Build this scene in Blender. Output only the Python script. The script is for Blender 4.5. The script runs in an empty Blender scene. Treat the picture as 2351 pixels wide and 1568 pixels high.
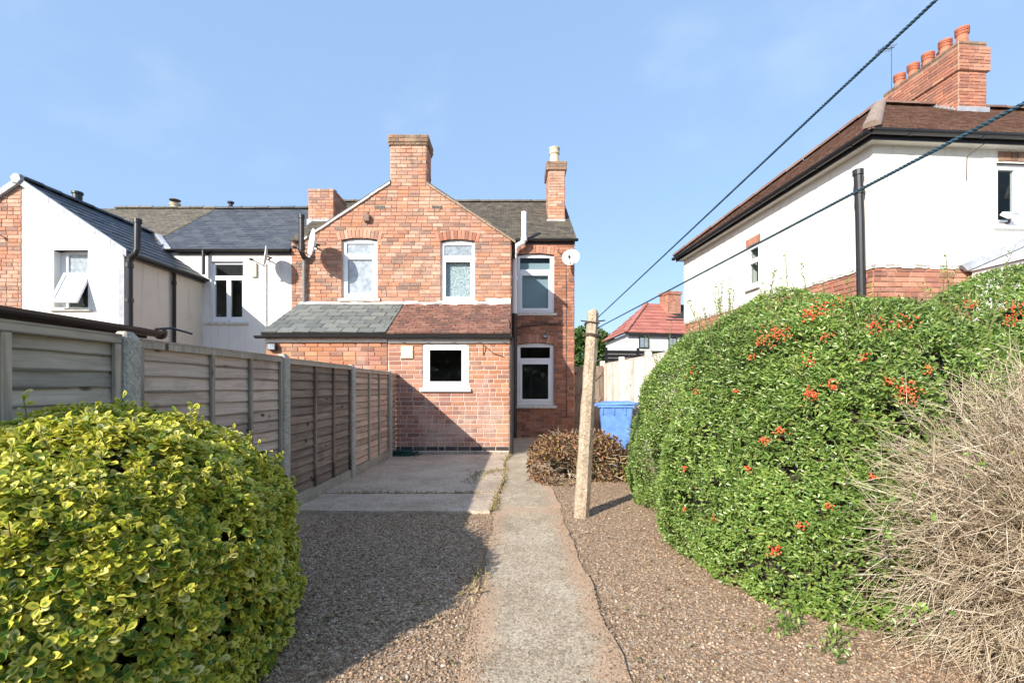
import bpy, math, random
import numpy as np
from mathutils import Vector as V, Matrix
R = math.radians
random.seed(7)
rng = np.random.default_rng(7)
C = bpy.context.scene.collection
sc = bpy.context.scene

# ------------------------------------------------------------------ camera, sky, sun, exposure
F, W, H, CX, HZ, CH = 1100.0, 2351.0, 1568.0, 1175.5, 887.0, 1.3
cam = bpy.data.cameras.new('camera'); co = bpy.data.objects.new('camera', cam); C.objects.link(co)
co.location = (0, 0, CH); co.rotation_euler = (R(90), 0, 0)
cam.lens = F / W * 36.0; cam.sensor_width = 36.0; cam.shift_y = (HZ - H / 2) / W
cam.clip_start = .05; cam.clip_end = 3000
sc.camera = co
SUN = V((.545, .70, -.462)).normalized()            # the way the light travels
w = bpy.data.worlds.new('World'); sc.world = w; w.use_nodes = True
nt = w.node_tree; bg = nt.nodes['Background']
sky = nt.nodes.new('ShaderNodeTexSky'); sky.sky_type = 'NISHITA'; sky.sun_disc = False
sky.sun_elevation = math.asin(-SUN.z); sky.sun_rotation = math.atan2(-SUN.x, -SUN.y)
sky.air_density = 1.0; sky.dust_density = 1.8; sky.ozone_density = 2.0; sky.altitude = 50
veil = nt.nodes.new('ShaderNodeMix'); veil.data_type = 'RGBA'; veil.inputs[0].default_value = .70   # thin even high haze over the clear sky
veil.inputs[7].default_value = (1.33, 2.05, 3.22, 1)
nt.links.new(sky.outputs[0], veil.inputs[6])
tcw = nt.nodes.new('ShaderNodeTexCoord'); mpw = nt.nodes.new('ShaderNodeMapping'); mpw.inputs['Scale'].default_value = (1.0, 1.0, 1.7)
cn = nt.nodes.new('ShaderNodeTexNoise'); cn.inputs['Scale'].default_value = 3.2; cn.inputs['Detail'].default_value = 6; cn.inputs['Roughness'].default_value = .55
mrw = nt.nodes.new('ShaderNodeMapRange'); mrw.interpolation_type = 'SMOOTHSTEP'
for i_, v_ in ((1, .50), (2, .78), (3, 0), (4, .34)): mrw.inputs[i_].default_value = v_
wisp = nt.nodes.new('ShaderNodeMix'); wisp.data_type = 'RGBA'; wisp.inputs[7].default_value = (2.3, 2.9, 3.4, 1)
nt.links.new(tcw.outputs['Generated'], mpw.inputs['Vector']); nt.links.new(mpw.outputs[0], cn.inputs['Vector']); nt.links.new(cn.outputs['Fac'], mrw.inputs[0])
nt.links.new(mrw.outputs[0], wisp.inputs[0]); nt.links.new(veil.outputs[2], wisp.inputs[6]); nt.links.new(wisp.outputs[2], bg.inputs['Color']); bg.inputs['Strength'].default_value = .15
sl = bpy.data.lights.new('sun', 'SUN'); sl.energy = 3.6; sl.angle = R(.5); sl.color = (1, .93, .83)
so = bpy.data.objects.new('sun', sl); C.objects.link(so); so.rotation_euler = SUN.to_track_quat('-Z', 'Y').to_euler()
so.location = (-20, -25, 25)
sc.view_settings.view_transform = 'Standard'; sc.view_settings.look = 'None'
sc.view_settings.gamma = 1; sc.view_settings.use_curve_mapping = False
sc.view_settings.exposure = 1.05
sc.render.engine = 'CYCLES'; sc.cycles.max_bounces = 8; sc.cycles.transparent_max_bounces = 12
try: sc.cycles.use_denoising = True
except Exception: pass

def at(px, py, d): return V(((px - CX) / F * d, d, CH - (py - HZ) / F * d))
def X(px, d): return (px - CX) / F * d
def Z(py, d): return CH - (py - HZ) / F * d

# ------------------------------------------------------------------ object helpers
ORI = {}
def link(o, parent, org):
    C.objects.link(o)
    org = V(org); ORI[o.name] = org
    if parent is not None:
        o.parent = parent; o.location = org - ORI[parent.name]
    else:
        o.location = org
    return o
def thing(name, label, cat, loc, group=None):
    o = bpy.data.objects.new(name, None); o.empty_display_size = .1
    link(o, None, loc); return tag(o, label, cat, group)
def tag(o, label=None, cat=None, group=None, kind=None):
    if label: o['label'] = label
    if cat: o['category'] = cat
    if group: o['group'] = group
    if kind: o['kind'] = kind
    return o
def mesh_obj(name, vs, fs, mat, parent=None, org=None, smooth=False, kind=None):
    a = np.asarray(vs, dtype=np.float64).reshape(-1, 3)
    if org is None:
        lo, hi = a.min(0), a.max(0)
        org = (lo + hi) / 2
        if parent is None: org[2] = lo[2]
    org = V(org)
    me = bpy.data.meshes.new(name)
    me.from_pydata((a - np.array(org)).tolist(), [], fs)
    if smooth: me.polygons.foreach_set('use_smooth', [True] * len(me.polygons))
    if mat: me.materials.append(mat)
    o = bpy.data.objects.new(name, me); link(o, parent, org)
    if kind: o['kind'] = kind
    return o
def np_obj(name, vs, fs, mat, parent=None, uv=None, smooth=False, kind=None, org=None):
    """fast: vs (N,3), fs (M,k) one face size"""
    vs = np.asarray(vs, np.float32); fs = np.asarray(fs, np.int32)
    if org is None:
        lo, hi = vs.min(0), vs.max(0); org = (lo + hi) / 2
        if parent is None: org = np.array([org[0], org[1], lo[2]])
    me = bpy.data.meshes.new(name); k = fs.shape[1]
    me.vertices.add(len(vs)); me.vertices.foreach_set('co', (vs - np.asarray(org, np.float32)).ravel())
    me.loops.add(fs.size); me.loops.foreach_set('vertex_index', fs.ravel())
    me.polygons.add(len(fs)); me.polygons.foreach_set('loop_start', np.arange(0, fs.size, k, dtype=np.int32))
    me.polygons.foreach_set('loop_total', np.full(len(fs), k, np.int32))
    if smooth: me.polygons.foreach_set('use_smooth', np.ones(len(fs), bool))
    if uv is not None:
        l = me.uv_layers.new(name='UVMap'); l.data.foreach_set('uv', uv[fs.ravel()].astype(np.float32).ravel())
    me.update(calc_edges=True); me.validate()
    me.materials.append(mat)
    o = bpy.data.objects.new(name, me); link(o, parent, V([float(c) for c in org]))
    if kind: o['kind'] = kind
    return o

class MB:
    def __init__(s): s.v = []; s.f = []
    def add(s, vs, fs):
        b = len(s.v); s.v += [tuple(p) for p in vs]; s.f += [tuple(b + i for i in f) for f in fs]; return s
    def obox(s, o, a, b, c):
        o, a, b, c = V(o), V(a), V(b), V(c)
        p = [o, o + a, o + a + b, o + b, o + c, o + a + c, o + a + b + c, o + b + c]
        return s.add(p, [(3, 2, 1, 0), (4, 5, 6, 7), (0, 1, 5, 4), (1, 2, 6, 5), (2, 3, 7, 6), (3, 0, 4, 7)])
    def box(s, x0, x1, y0, y1, z0, z1):
        return s.obox((x0, y0, z0), (x1 - x0, 0, 0), (0, y1 - y0, 0), (0, 0, z1 - z0))
    def prism(s, pts, vec):
        n = len(pts); vec = V(vec); p = [V(q) for q in pts] + [V(q) + vec for q in pts]
        return s.add(p, [tuple(range(n))[::-1], tuple(range(n, 2 * n))] + [(i, (i + 1) % n, n + (i + 1) % n, n + i) for i in range(n)])
    def quad(s, *p): return s.add(p, [tuple(range(len(p)))])
    def tube(s, pts, r, n=8, cap=True):
        pts = [V(p) for p in pts]; m = len(pts)
        rs = r if isinstance(r, (list, tuple)) else [r] * m
        vs = []; prev = None
        for i, p in enumerate(pts):
            t = (pts[min(i + 1, m - 1)] - pts[max(i - 1, 0)]).normalized()
            if prev is None:
                a = t.orthogonal().normalized()
            else:
                a = (prev - t * prev.dot(t)); a = a.normalized() if a.length > 1e-6 else t.orthogonal().normalized()
            prev = a; b = t.cross(a)
            vs += [p + (a * math.cos(2 * math.pi * k / n) + b * math.sin(2 * math.pi * k / n)) * rs[i] for k in range(n)]
        fs = [(i * n + k, i * n + (k + 1) % n, (i + 1) * n + (k + 1) % n, (i + 1) * n + k) for i in range(m - 1) for k in range(n)]
        if cap: fs += [tuple(range(n))[::-1], tuple(range((m - 1) * n, m * n))]
        return s.add(vs, fs)
    def lathe(s, prof, c, axis=(0, 0, 1), n=16):
        c = V(c); ax = V(axis).normalized(); a = ax.orthogonal().normalized(); b = ax.cross(a); m = len(prof)
        vs = [c + ax * h + (a * math.cos(2 * math.pi * k / n) + b * math.sin(2 * math.pi * k / n)) * r for r, h in prof for k in range(n)]
        fs = [(i * n + k, i * n + (k + 1) % n, (i + 1) * n + (k + 1) % n, (i + 1) * n + k) for i in range(m - 1) for k in range(n)]
        fs += [tuple(range(n))[::-1], tuple(range((m - 1) * n, m * n))]
        return s.add(vs, fs)
    def build(s, name, mat, parent=None, org=None, smooth=False, kind=None, bevel=0):
        o = mesh_obj(name, s.v, s.f, mat, parent, org, smooth, kind)
        if bevel:
            m = o.modifiers.new('bevel', 'BEVEL'); m.width = bevel; m.segments = 2; m.limit_method = 'ANGLE'
        return o

class Pieces:
    """bricks, tiles, slates of one thing: the nearest become objects, the rest one joined part"""
    cache = {}
    def __init__(s, name, stuff, limit=290): s.name, s.stuff, s.limit, s.L = name, stuff, limit, []
    def add(s, parent, mat, key, vs, fs, M): s.L.append((parent, mat, key, vs, fs, M))
    def flush(s):
        def rank(e):
            p = e[5].translation
            if p.y < .3: return 1e6
            px, py = CX + p.x * F / p.y, HZ - (p.z - CH) * F / p.y
            d = (p - V((0, 0, CH))).length
            return d + (0 if -20 < px < W + 20 and -20 < py < H + 20 else 1000)
        L = sorted(s.L, key=rank); rest = {}
        for i, (parent, mat, key, vs, fs, M) in enumerate(L):
            if i < s.limit:
                k = (key, mat.name) if key is not None else None
                me = Pieces.cache.get(k) if k else None
                if me is None:
                    me = bpy.data.meshes.new(s.name); me.from_pydata(vs, [], fs); me.materials.append(mat)
                    if k: Pieces.cache[k] = me
                o = bpy.data.objects.new(s.name, me); C.objects.link(o); o.parent = parent
                o.matrix_local = Matrix.Translation(-ORI[parent.name]) @ M
            else:
                rest.setdefault((parent.name, mat.name), []).append((parent, mat, vs, fs, M))
        for L2 in rest.values():
            mb = MB()
            for parent, mat, vs, fs, M in L2: mb.add([M @ V(p) for p in vs], fs)
            mb.build(s.stuff, L2[0][1], L2[0][0], kind='stuff')

# ------------------------------------------------------------------ materials
def new_mat(name):
    m = bpy.data.materials.new(name); m.use_nodes = True
    return m, m.node_tree, m.node_tree.nodes['Principled BSDF']
def nd(t, typ, **k):
    n = t.nodes.new('ShaderNode' + typ)
    for a, b in k.items():
        if hasattr(n, a) and a not in n.inputs: setattr(n, a, b)
        else: n.inputs[a].default_value = b
    return n
def lk(t, a, b): t.links.new(a, b)
def math_n(t, op, a, b=None, clamp=False):
    n = t.nodes.new('ShaderNodeMath'); n.operation = op; n.use_clamp = clamp
    for i, q in enumerate((a, b)):
        if q is None: continue
        if isinstance(q, (int, float)): n.inputs[i].default_value = q
        else: lk(t, q, n.inputs[i])
    return n.outputs[0]
def mix(t, fac, a, b, mode='MIX'):
    n = t.nodes.new('ShaderNodeMix'); n.data_type = 'RGBA'; n.blend_type = mode
    for i, q in ((0, fac), (6, a), (7, b)):
        if isinstance(q, (int, float)): n.inputs[i].default_value = q
        elif isinstance(q, tuple): n.inputs[i].default_value = (*q, 1) if len(q) == 3 else q
        else: lk(t, q, n.inputs[i])
    return n.outputs[2]
def ramp(t, fac, stops, interp='LINEAR'):
    n = t.nodes.new('ShaderNodeValToRGB'); n.color_ramp.interpolation = interp
    e = n.color_ramp.elements
    while len(e) < len(stops): e.new(.5)
    for q, (p, c) in zip(e, stops):
        q.position = p; q.color = (*c, 1) if len(c) == 3 else c
    lk(t, fac, n.inputs[0]); return n.outputs[0]
def pos(t, scale=(1, 1, 1)):
    g = nd(t, 'NewGeometry'); m = nd(t, 'Mapping'); m.inputs['Scale'].default_value = scale
    lk(t, g.outputs['Position'], m.inputs['Vector']); return m.outputs[0]
def noise(t, vec, scale, detail=4, rough=.6):
    n = nd(t, 'TexNoise', Scale=scale, Detail=detail, Roughness=rough); lk(t, vec, n.inputs['Vector']); return n.outputs['Fac']
def rnd(t):
    g = nd(t, 'NewGeometry'); o = nd(t, 'ObjectInfo')
    return math_n(t, 'FRACT', math_n(t, 'ADD', g.outputs['Random Per Island'], o.outputs['Random']))
def rnd2(t, r): return math_n(t, 'FRACT', math_n(t, 'MULTIPLY', r, 37.7))
def bump(t, b, h, strength=.3, dist=.01):
    n = nd(t, 'Bump', Strength=strength, Distance=dist); lk(t, h, n.inputs['Height']); lk(t, n.outputs[0], b.inputs['Normal'])
def sstep(t, v, a, b):
    n = nd(t, 'MapRange'); n.interpolation_type = 'SMOOTHSTEP'
    n.inputs[1].default_value = a; n.inputs[2].default_value = b; lk(t, v, n.inputs[0]); return n.outputs[0]

def grey(t, c):
    n = nd(t, 'RGBToBW'); lk(t, c, n.inputs[0]); return n.outputs[0]
def plain(name, col, rough=.6, var=.15, vs=8., metal=0, bumpy=0, spec=.4):
    m, t, b = new_mat(name); p = pos(t)
    n = noise(t, p, vs)
    lo = tuple(c * (1 - var) for c in col); hi = tuple(min(1, c * (1 + var)) for c in col)
    lk(t, ramp(t, n, [(.3, lo), (.7, hi)]), b.inputs['Base Color'])
    b.inputs['Roughness'].default_value = rough; b.inputs['Metallic'].default_value = metal
    b.inputs['Specular IOR Level'].default_value = spec
    if bumpy: bump(t, b, noise(t, p, vs * 12), bumpy, .004)
    return m
def brick_mat(name, pal, pale, pale_amt=.5, soot=.3):
    m, t, b = new_mat(name); r = rnd(t); p = pos(t)
    n = len(pal); c = ramp(t, r, [(i / n, q) for i, q in enumerate(pal)], 'CONSTANT')
    big = noise(t, p, 1.1, 5, .65)
    c = mix(t, math_n(t, 'MULTIPLY', sstep(t, big, .48, .66), pale_amt), c, pale)
    fine = noise(t, p, 55, 5, .7)
    c = mix(t, math_n(t, 'MULTIPLY', sstep(t, noise(t, p, 13, 6, .75), .55, .78), soot), c, (.10, .075, .06))
    c = mix(t, math_n(t, 'MULTIPLY', sstep(t, noise(t, p, 2.7, 7, .72), .52, .70), soot * .9), c, (.21, .145, .11))
    c = mix(t, sstep(t, noise(t, p, 24, 5, .7), .62, .75), c, mix(t, .5, c, (.56, .45, .36)))
    c = mix(t, 1, c, ramp(t, fine, [(.25, (.72, .72, .72)), (.75, (1.22, 1.22, 1.22))]), 'MULTIPLY')
    c = mix(t, 1, c, ramp(t, rnd2(t, r), [(0, (.82, .82, .82)), (1, (1.15, 1.12, 1.1))]), 'MULTIPLY')
    lk(t, c, b.inputs['Base Color']); b.inputs['Roughness'].default_value = .9; b.inputs['Specular IOR Level'].default_value = .2
    bump(t, b, noise(t, p, 70, 6, .7), .5, .006); return m
def tile_mat(name, pal, moss=(.2, .19, .13), amt=.4, rough=.8, ms=3):
    m, t, b = new_mat(name); r = rnd(t); p = pos(t)
    n = len(pal); c = ramp(t, r, [(i / n, q) for i, q in enumerate(pal)], 'CONSTANT')
    c = mix(t, math_n(t, 'MULTIPLY', sstep(t, noise(t, p, ms, 6, .7), .5, .7), amt), c, moss)
    c = mix(t, 1, c, ramp(t, noise(t, p, 40, 4, .7), [(.25, (.75, .75, .75)), (.75, (1.25, 1.25, 1.25))]), 'MULTIPLY')
    lk(t, c, b.inputs['Base Color']); b.inputs['Roughness'].default_value = rough; b.inputs['Specular IOR Level'].default_value = .3
    bump(t, b, noise(t, p, 60, 4), .3, .004); return m
def render_mat(name, col, dirt=(.45, .42, .36), amt=.25, bs=90):
    m, t, b = new_mat(name); p = pos(t)
    c = mix(t, math_n(t, 'MULTIPLY', sstep(t, noise(t, p, 1.6, 6, .7), .5, .75), amt), col, dirt)
    st = noise(t, pos(t, (5, 5, .35)), 2.2, 4, .6)
    c = mix(t, math_n(t, 'MULTIPLY', sstep(t, st, .52, .72), amt * 1.3), c, dirt)
    c = mix(t, math_n(t, 'MULTIPLY', sstep(t, noise(t, p, .55, 4, .5), .5, .62), .10), c, dirt)
    lk(t, c, b.inputs['Base Color']); b.inputs['Roughness'].default_value = .85; b.inputs['Specular IOR Level'].default_value = .2
    bump(t, b, noise(t, p, bs, 4, .7), .25, .006); return m
def wood_mat(name, c1, c2, c3, axis=1, scale=9., green=0, edge=0):
    m, t, b = new_mat(name); r = rnd(t)
    s = [16, 16, 16]; s[axis] = 1.1
    g = nd(t, 'NewGeometry'); off = nd(t, 'CombineXYZ'); 
    for i in range(3): lk(t, math_n(t, 'MULTIPLY', r, 31 + 7 * i), off.inputs[i])
    va = nd(t, 'VectorMath', operation='ADD'); lk(t, g.outputs['Position'], va.inputs[0]); lk(t, off.outputs[0], va.inputs[1])
    mp = nd(t, 'Mapping'); mp.inputs['Scale'].default_value = s; lk(t, va.outputs[0], mp.inputs['Vector'])
    n1 = nd(t, 'TexNoise', Scale=1.4, Detail=7, Roughness=.68, Distortion=1.1); lk(t, mp.outputs[0], n1.inputs['Vector'])
    c = ramp(t, n1.outputs['Fac'], [(.28, c1), (.5, c2), (.74, c3)])
    # knots
    mp2 = nd(t, 'Mapping'); s2 = [7, 7, 7]; s2[axis] = 3.2; mp2.inputs['Scale'].default_value = s2; lk(t, va.outputs[0], mp2.inputs['Vector'])
    vo = nd(t, 'TexVoronoi', Scale=.9); lk(t, mp2.outputs[0], vo.inputs['Vector'])
    c = mix(t, sstep(t, vo.outputs['Distance'], .16, .05), c, tuple(x * .28 for x in c1))
    pp = pos(t)
    c = mix(t, math_n(t, 'MULTIPLY', sstep(t, noise(t, pp, 2.3, 5, .6), .5, .72), .45), c, tuple(x * .55 for x in c1))
    if edge:  # edge bands: weathering plus lap shadow lines painted into the colour
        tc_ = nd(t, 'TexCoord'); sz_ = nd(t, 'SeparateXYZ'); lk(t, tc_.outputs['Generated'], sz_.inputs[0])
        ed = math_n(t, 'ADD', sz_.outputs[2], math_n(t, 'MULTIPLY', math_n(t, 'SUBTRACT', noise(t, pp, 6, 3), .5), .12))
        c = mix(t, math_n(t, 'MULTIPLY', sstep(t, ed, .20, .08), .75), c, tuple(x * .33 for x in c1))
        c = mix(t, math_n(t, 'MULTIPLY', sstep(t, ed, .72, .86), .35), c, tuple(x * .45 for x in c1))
    if green: c = mix(t, math_n(t, 'MULTIPLY', sstep(t, noise(t, pp, 3.1, 5), .5, .75), green), c, (.13, .14, .07))
    c = mix(t, 1, c, ramp(t, r, [(0, (.74, .74, .74)), (1, (1.2, 1.17, 1.13))]), 'MULTIPLY')
    lk(t, c, b.inputs['Base Color']); b.inputs['Roughness'].default_value = .85; b.inputs['Specular IOR Level'].default_value = .2
    bump(t, b, n1.outputs['Fac'], .5, .005); return m
def concrete_mat(name, c1, c2, agg=.3, s=3):
    m, t, b = new_mat(name); p = pos(t)
    c = ramp(t, noise(t, p, s, 6, .65), [(.3, c1), (.7, c2)])
    vo = nd(t, 'TexVoronoi', Scale=70.); lk(t, p, vo.inputs['Vector'])
    c = mix(t, agg, c, mix(t, 1, c, grey(t, vo.outputs['Color']), 'OVERLAY'))
    c = mix(t, math_n(t, 'MULTIPLY', sstep(t, noise(t, p, 40, 5, .7), .55, .72), agg), c, (.09, .08, .06))
    lk(t, c, b.inputs['Base Color']); b.inputs['Roughness'].default_value = .92; b.inputs['Specular IOR Level'].default_value = .15
    h = math_n(t, 'ADD', noise(t, p, 60, 5, .7), math_n(t, 'MULTIPLY', vo.outputs['Distance'], .6))
    bump(t, b, h, .5, .008); return m
def leaf_mat(name, fn, rough=.35, trans=.3, spec=.5):
    m, t, b = new_mat(name); c = fn(t)
    lk(t, c, b.inputs['Base Color']); b.inputs['Roughness'].default_value = rough; b.inputs['Specular IOR Level'].default_value = spec
    tr = nd(t, 'BsdfTranslucent'); lk(t, c, tr.inputs['Color'])
    ms = nd(t, 'MixShader'); ms.inputs[0].default_value = trans
    lk(t, b.outputs[0], ms.inputs[1]); lk(t, tr.outputs[0], ms.inputs[2])
    lk(t, ms.outputs[0], t.nodes['Material Output'].inputs['Surface']); return m

def gold_col(t):
    r = rnd(t); r2 = rnd2(t, r)
    uv = nd(t, 'UVMap'); sx = nd(t, 'SeparateXYZ'); lk(t, uv.outputs[0], sx.inputs[0])
    e = math_n(t, 'MULTIPLY', math_n(t, 'ABSOLUTE', math_n(t, 'SUBTRACT', sx.outputs[0], .5)), 2)
    v = math_n(t, 'ABSOLUTE', math_n(t, 'SUBTRACT', sx.outputs[1], .45))
    e = math_n(t, 'MAXIMUM', e, math_n(t, 'MULTIPLY', v, 1.75))
    jit = noise(t, pos(t), 45, 3)
    e = math_n(t, 'ADD', e, math_n(t, 'MULTIPLY', math_n(t, 'SUBTRACT', jit, .5), .5))
    g = ramp(t, r2, [(0, (.07, .14, .016)), (.5, (.17, .26, .03)), (1, (.30, .36, .045))])
    y = ramp(t, r, [(0, (.33, .40, .04)), (.2, (.56, .56, .055)), (.55, (.72, .66, .09)), (.9, (.76, .68, .16)), (1, (.80, .75, .36))])
    f = sstep(t, e, .18, .62)
    return mix(t, f, g, y)
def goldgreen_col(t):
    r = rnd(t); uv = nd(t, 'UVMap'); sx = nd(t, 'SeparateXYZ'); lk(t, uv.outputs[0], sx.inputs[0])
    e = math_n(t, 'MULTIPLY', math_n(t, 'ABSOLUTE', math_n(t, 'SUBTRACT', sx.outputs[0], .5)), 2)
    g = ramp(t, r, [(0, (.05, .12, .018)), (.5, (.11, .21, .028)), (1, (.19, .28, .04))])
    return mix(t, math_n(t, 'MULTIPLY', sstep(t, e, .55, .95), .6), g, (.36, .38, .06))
def pyr_col(t):
    r = rnd(t)
    c = ramp(t, r, [(0, (.085, .16, .034)), (.45, (.16, .26, .055)), (.8, (.24, .34, .083)), (.95, (.33, .42, .13)), (1, (.30, .27, .07))])
    big = noise(t, pos(t), 1.7, 3)
    return mix(t, 1, c, ramp(t, big, [(.3, (.80, .82, .80)), (.7, (1.25, 1.22, 1.1))]), 'MULTIPLY')
def dead_col(t):
    r = rnd(t)
    return ramp(t, r, [(0, (.11, .06, .036)), (.4, (.235, .128, .072)), (.75, (.37, .22, .12)), (.93, (.50, .34, .18)), (.97, (.30, .32, .08)), (1, (.48, .40, .10))])
def tree_col(t):
    return ramp(t, rnd(t), [(0, (.03, .07, .015)), (.6, (.07, .13, .03)), (1, (.13, .2, .05))])

K = {}
K['gable'] = brick_mat('gable brick', [(.50, .25, .165), (.52, .27, .18), (.46, .235, .16), (.54, .29, .195), (.49, .265, .19), (.53, .32, .235), (.39, .225, .17), (.55, .255, .15), (.49, .30, .225), (.31, .205, .165), (.53, .28, .185), (.57, .385, .285)], (.58, .39, .29), .85, .62)
K['leanbrick'] = brick_mat('lean-to brick', [(.40, .19, .13), (.44, .225, .16), (.36, .17, .125), (.47, .25, .18), (.40, .21, .165), (.30, .16, .13), (.45, .22, .14)], (.55, .40, .33), .75, .2)
K['leanbrick_orange'] = brick_mat('orange lean-to brick', [(.47, .21, .115), (.50, .24, .14), (.42, .19, .11), (.53, .27, .16), (.36, .19, .14)], (.55, .36, .25), .5, .2)
K['dark_brick'] = brick_mat('dark rear wall brick', [(.38, .16, .10), (.30, .135, .09), (.42, .20, .125), (.24, .12, .09), (.34, .15, .095), (.44, .22, .14)], (.46, .27, .18), .4, .45)
K['blue_brick'] = brick_mat('blue plinth brick', [(.07, .06, .055), (.09, .075, .065), (.055, .05, .05)], (.13, .11, .1), .4)
K['red_brick'] = brick_mat('red stack brick', [(.43, .19, .125), (.47, .215, .145), (.39, .175, .12), (.50, .25, .17), (.33, .16, .12)], (.52, .31, .22), .55, .35)
K['sooty_brick'] = brick_mat('sooty stack brick', [(.24, .15, .11), (.30, .19, .13), (.33, .17, .11), (.20, .135, .10)], (.34, .27, .19), .6, .5)
K['mortar'] = plain('lime mortar', (.50, .37, .28), .95, .22, 6, bumpy=.4)
K['pink_mortar'] = plain('pale mortar', (.62, .48, .40), .95, .15, 5, bumpy=.4)
K['dark_mortar'] = plain('grey mortar', (.34, .26, .20), .95, .2, 6, bumpy=.4)
K['white_render'] = render_mat('white painted render', (.82, .81, .77), amt=.2)
K['cream_render'] = render_mat('cream roughcast', (.80, .78, .72), (.42, .37, .29), .22, 120)
K['lead'] = plain('lead flashing', (.33, .35, .38), .5, .2, 9)
K['slate'] = tile_mat('grey green slate', [(.150, .160, .150), (.175, .185, .170), (.130, .140, .132), (.195, .20, .18)], (.25, .25, .2), .4, .75)
K['redtile'] = tile_mat('red clay tile', [(.24, .12, .088), (.275, .142, .108), (.21, .11, .085), (.31, .165, .12), (.17, .098, .08)], (.34, .22, .16), .5, .85, 5)
K['oldtile'] = tile_mat('mossy brown tile', [(.115, .10, .082), (.135, .115, .092), (.095, .085, .072), (.155, .135, .105)], (.24, .21, .14), .6, .9)
K['mosstile'] = tile_mat('lichened old tile', [(.16, .145, .12), (.19, .165, .135), (.135, .125, .105)], (.26, .235, .155), .7, .9)
K['darkslate'] = tile_mat('new dark slate', [(.070, .076, .088), (.080, .086, .098), (.062, .068, .08), (.092, .096, .106)], (.12, .12, .125), .3, .5)
K['browntile'] = tile_mat('brown concrete tile', [(.185, .108, .082), (.205, .12, .09), (.165, .098, .078), (.225, .135, .10)], (.25, .175, .125), .5, .9, 4)
K['orangetile'] = tile_mat('new red tile', [(.40, .15, .115), (.44, .17, .13), (.37, .14, .105)], (.4, .14, .1), .2, .7)
K['upvc'] = plain('white plastic', (.84, .85, .86), .3, .02, 3, spec=.5)
K['paint'] = plain('white gloss paint', (.78, .77, .73), .5, .08, 5)
K['cream_soffit'] = plain('cream painted soffit', (.74, .71, .62), .6, .06, 5)
K['black'] = plain('black plastic', (.022, .022, .024), .35, .2, 6, spec=.5)
K['grey_pipe'] = plain('weathered grey pipe', (.2, .2, .19), .5, .3, 8)
K['darkwood'] = plain('dark stained timber', (.035, .028, .022), .7, .3, 8)
K['sill'] = plain('weathered painted sill', (.66, .64, .58), .8, .25, 14, bumpy=.4)
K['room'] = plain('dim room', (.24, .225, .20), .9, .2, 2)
K['frost'] = plain('obscured glass', (.33, .38, .43), .2, .3, 9, spec=.6)
K['frostgrey'] = plain('obscured grey glass', (.27, .32, .36), .22, .35, 16, spec=.6)
K['skyblind'] = plain('blind with sky reflection', (.40, .50, .56), .7, .06, 1)  # curtain sheet with the sky's reflection painted in as blue grey
K['blind'] = plain('white blind', (.72, .74, .78), .7, .06, 3)
K['clay'] = plain('terracotta', (.46, .17, .10), .8, .2, 9)
K['buffpot'] = plain('buff clay', (.60, .52, .38), .8, .15, 9)
K['dish'] = plain('pale dish enamel', (.68, .67, .64), .45, .1, 9)
K['metal'] = plain('galvanised metal', (.4, .4, .4), .4, .2, 12, metal=.7)
K['dark_metal'] = plain('rusty iron', (.09, .06, .05), .7, .4, 12)
K['bin'] = plain('blue plastic', (.115, .25, .58), .5, .22, 7, spec=.4, bumpy=.1)
K['rubber'] = plain('black rubber', (.02, .02, .02), .8, .1)
K['rope'] = plain('blue polypropylene', (.03, .075, .11), .6, .3, 30)
K['green_net'] = plain('dark green netting', (.02, .075, .06), .7, .4, 20)
K['beige'] = plain('beige box plastic', (.52, .47, .38), .5, .08)
K['brownbox'] = plain('brown box', (.2, .13, .10), .6, .15)
K['felt'] = plain('black roofing felt', (.03, .027, .025), .85, .3, 15)
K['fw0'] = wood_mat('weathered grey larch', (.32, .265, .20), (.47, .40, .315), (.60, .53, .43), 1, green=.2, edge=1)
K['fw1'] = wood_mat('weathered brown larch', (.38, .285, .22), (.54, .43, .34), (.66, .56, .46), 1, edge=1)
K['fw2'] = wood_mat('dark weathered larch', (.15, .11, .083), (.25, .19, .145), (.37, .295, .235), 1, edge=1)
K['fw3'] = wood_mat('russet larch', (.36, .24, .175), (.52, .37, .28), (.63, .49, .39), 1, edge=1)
K['batten'] = wood_mat('grey batten', (.30, .24, .185), (.43, .36, .285), (.55, .48, .39), 2)
K['palewood'] = wood_mat('silvered featheredge', (.52, .47, .42), (.68, .63, .57), (.80, .77, .71), 2)
K['gatewood'] = wood_mat('gate timber', (.15, .11, .085), (.24, .185, .145), (.33, .27, .22), 2)
K['conpost'] = concrete_mat('concrete fence post', (.36, .33, .27), (.50, .46, .385), .3, 5)
K['gravelboard'] = concrete_mat('gravel board concrete', (.29, .26, .20), (.42, .375, .30), .25, 5)
K['linepost'] = concrete_mat('exposed aggregate concrete', (.36, .28, .20), (.48, .39, .29), .42, 6)
K['twig'] = None
def twig_col(t):
    return ramp(t, rnd(t), [(0, (.20, .145, .095)), (.12, (.38, .29, .19)), (.4, (.54, .435, .30)), (.75, (.66, .555, .41)), (1, (.74, .66, .52))])
def simple_rand(name, fn, rough=.8, spec=.2):
    m, t, b = new_mat(name); lk(t, fn(t), b.inputs['Base Color']); b.inputs['Roughness'].default_value = rough
    b.inputs['Specular IOR Level'].default_value = spec; return m
K['twig'] = simple_rand('dry twig', twig_col)
K['stem'] = plain('brown stem', (.10, .07, .045), .9, .3, 12)
K['greenstem'] = plain('green stem', (.17, .17, .07), .8, .3, 12)
K['inner'] = plain('bush core shade', (.035, .03, .018), .95, .4, 9)  # near black: shade deep inside the bushes put into the colour
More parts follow.
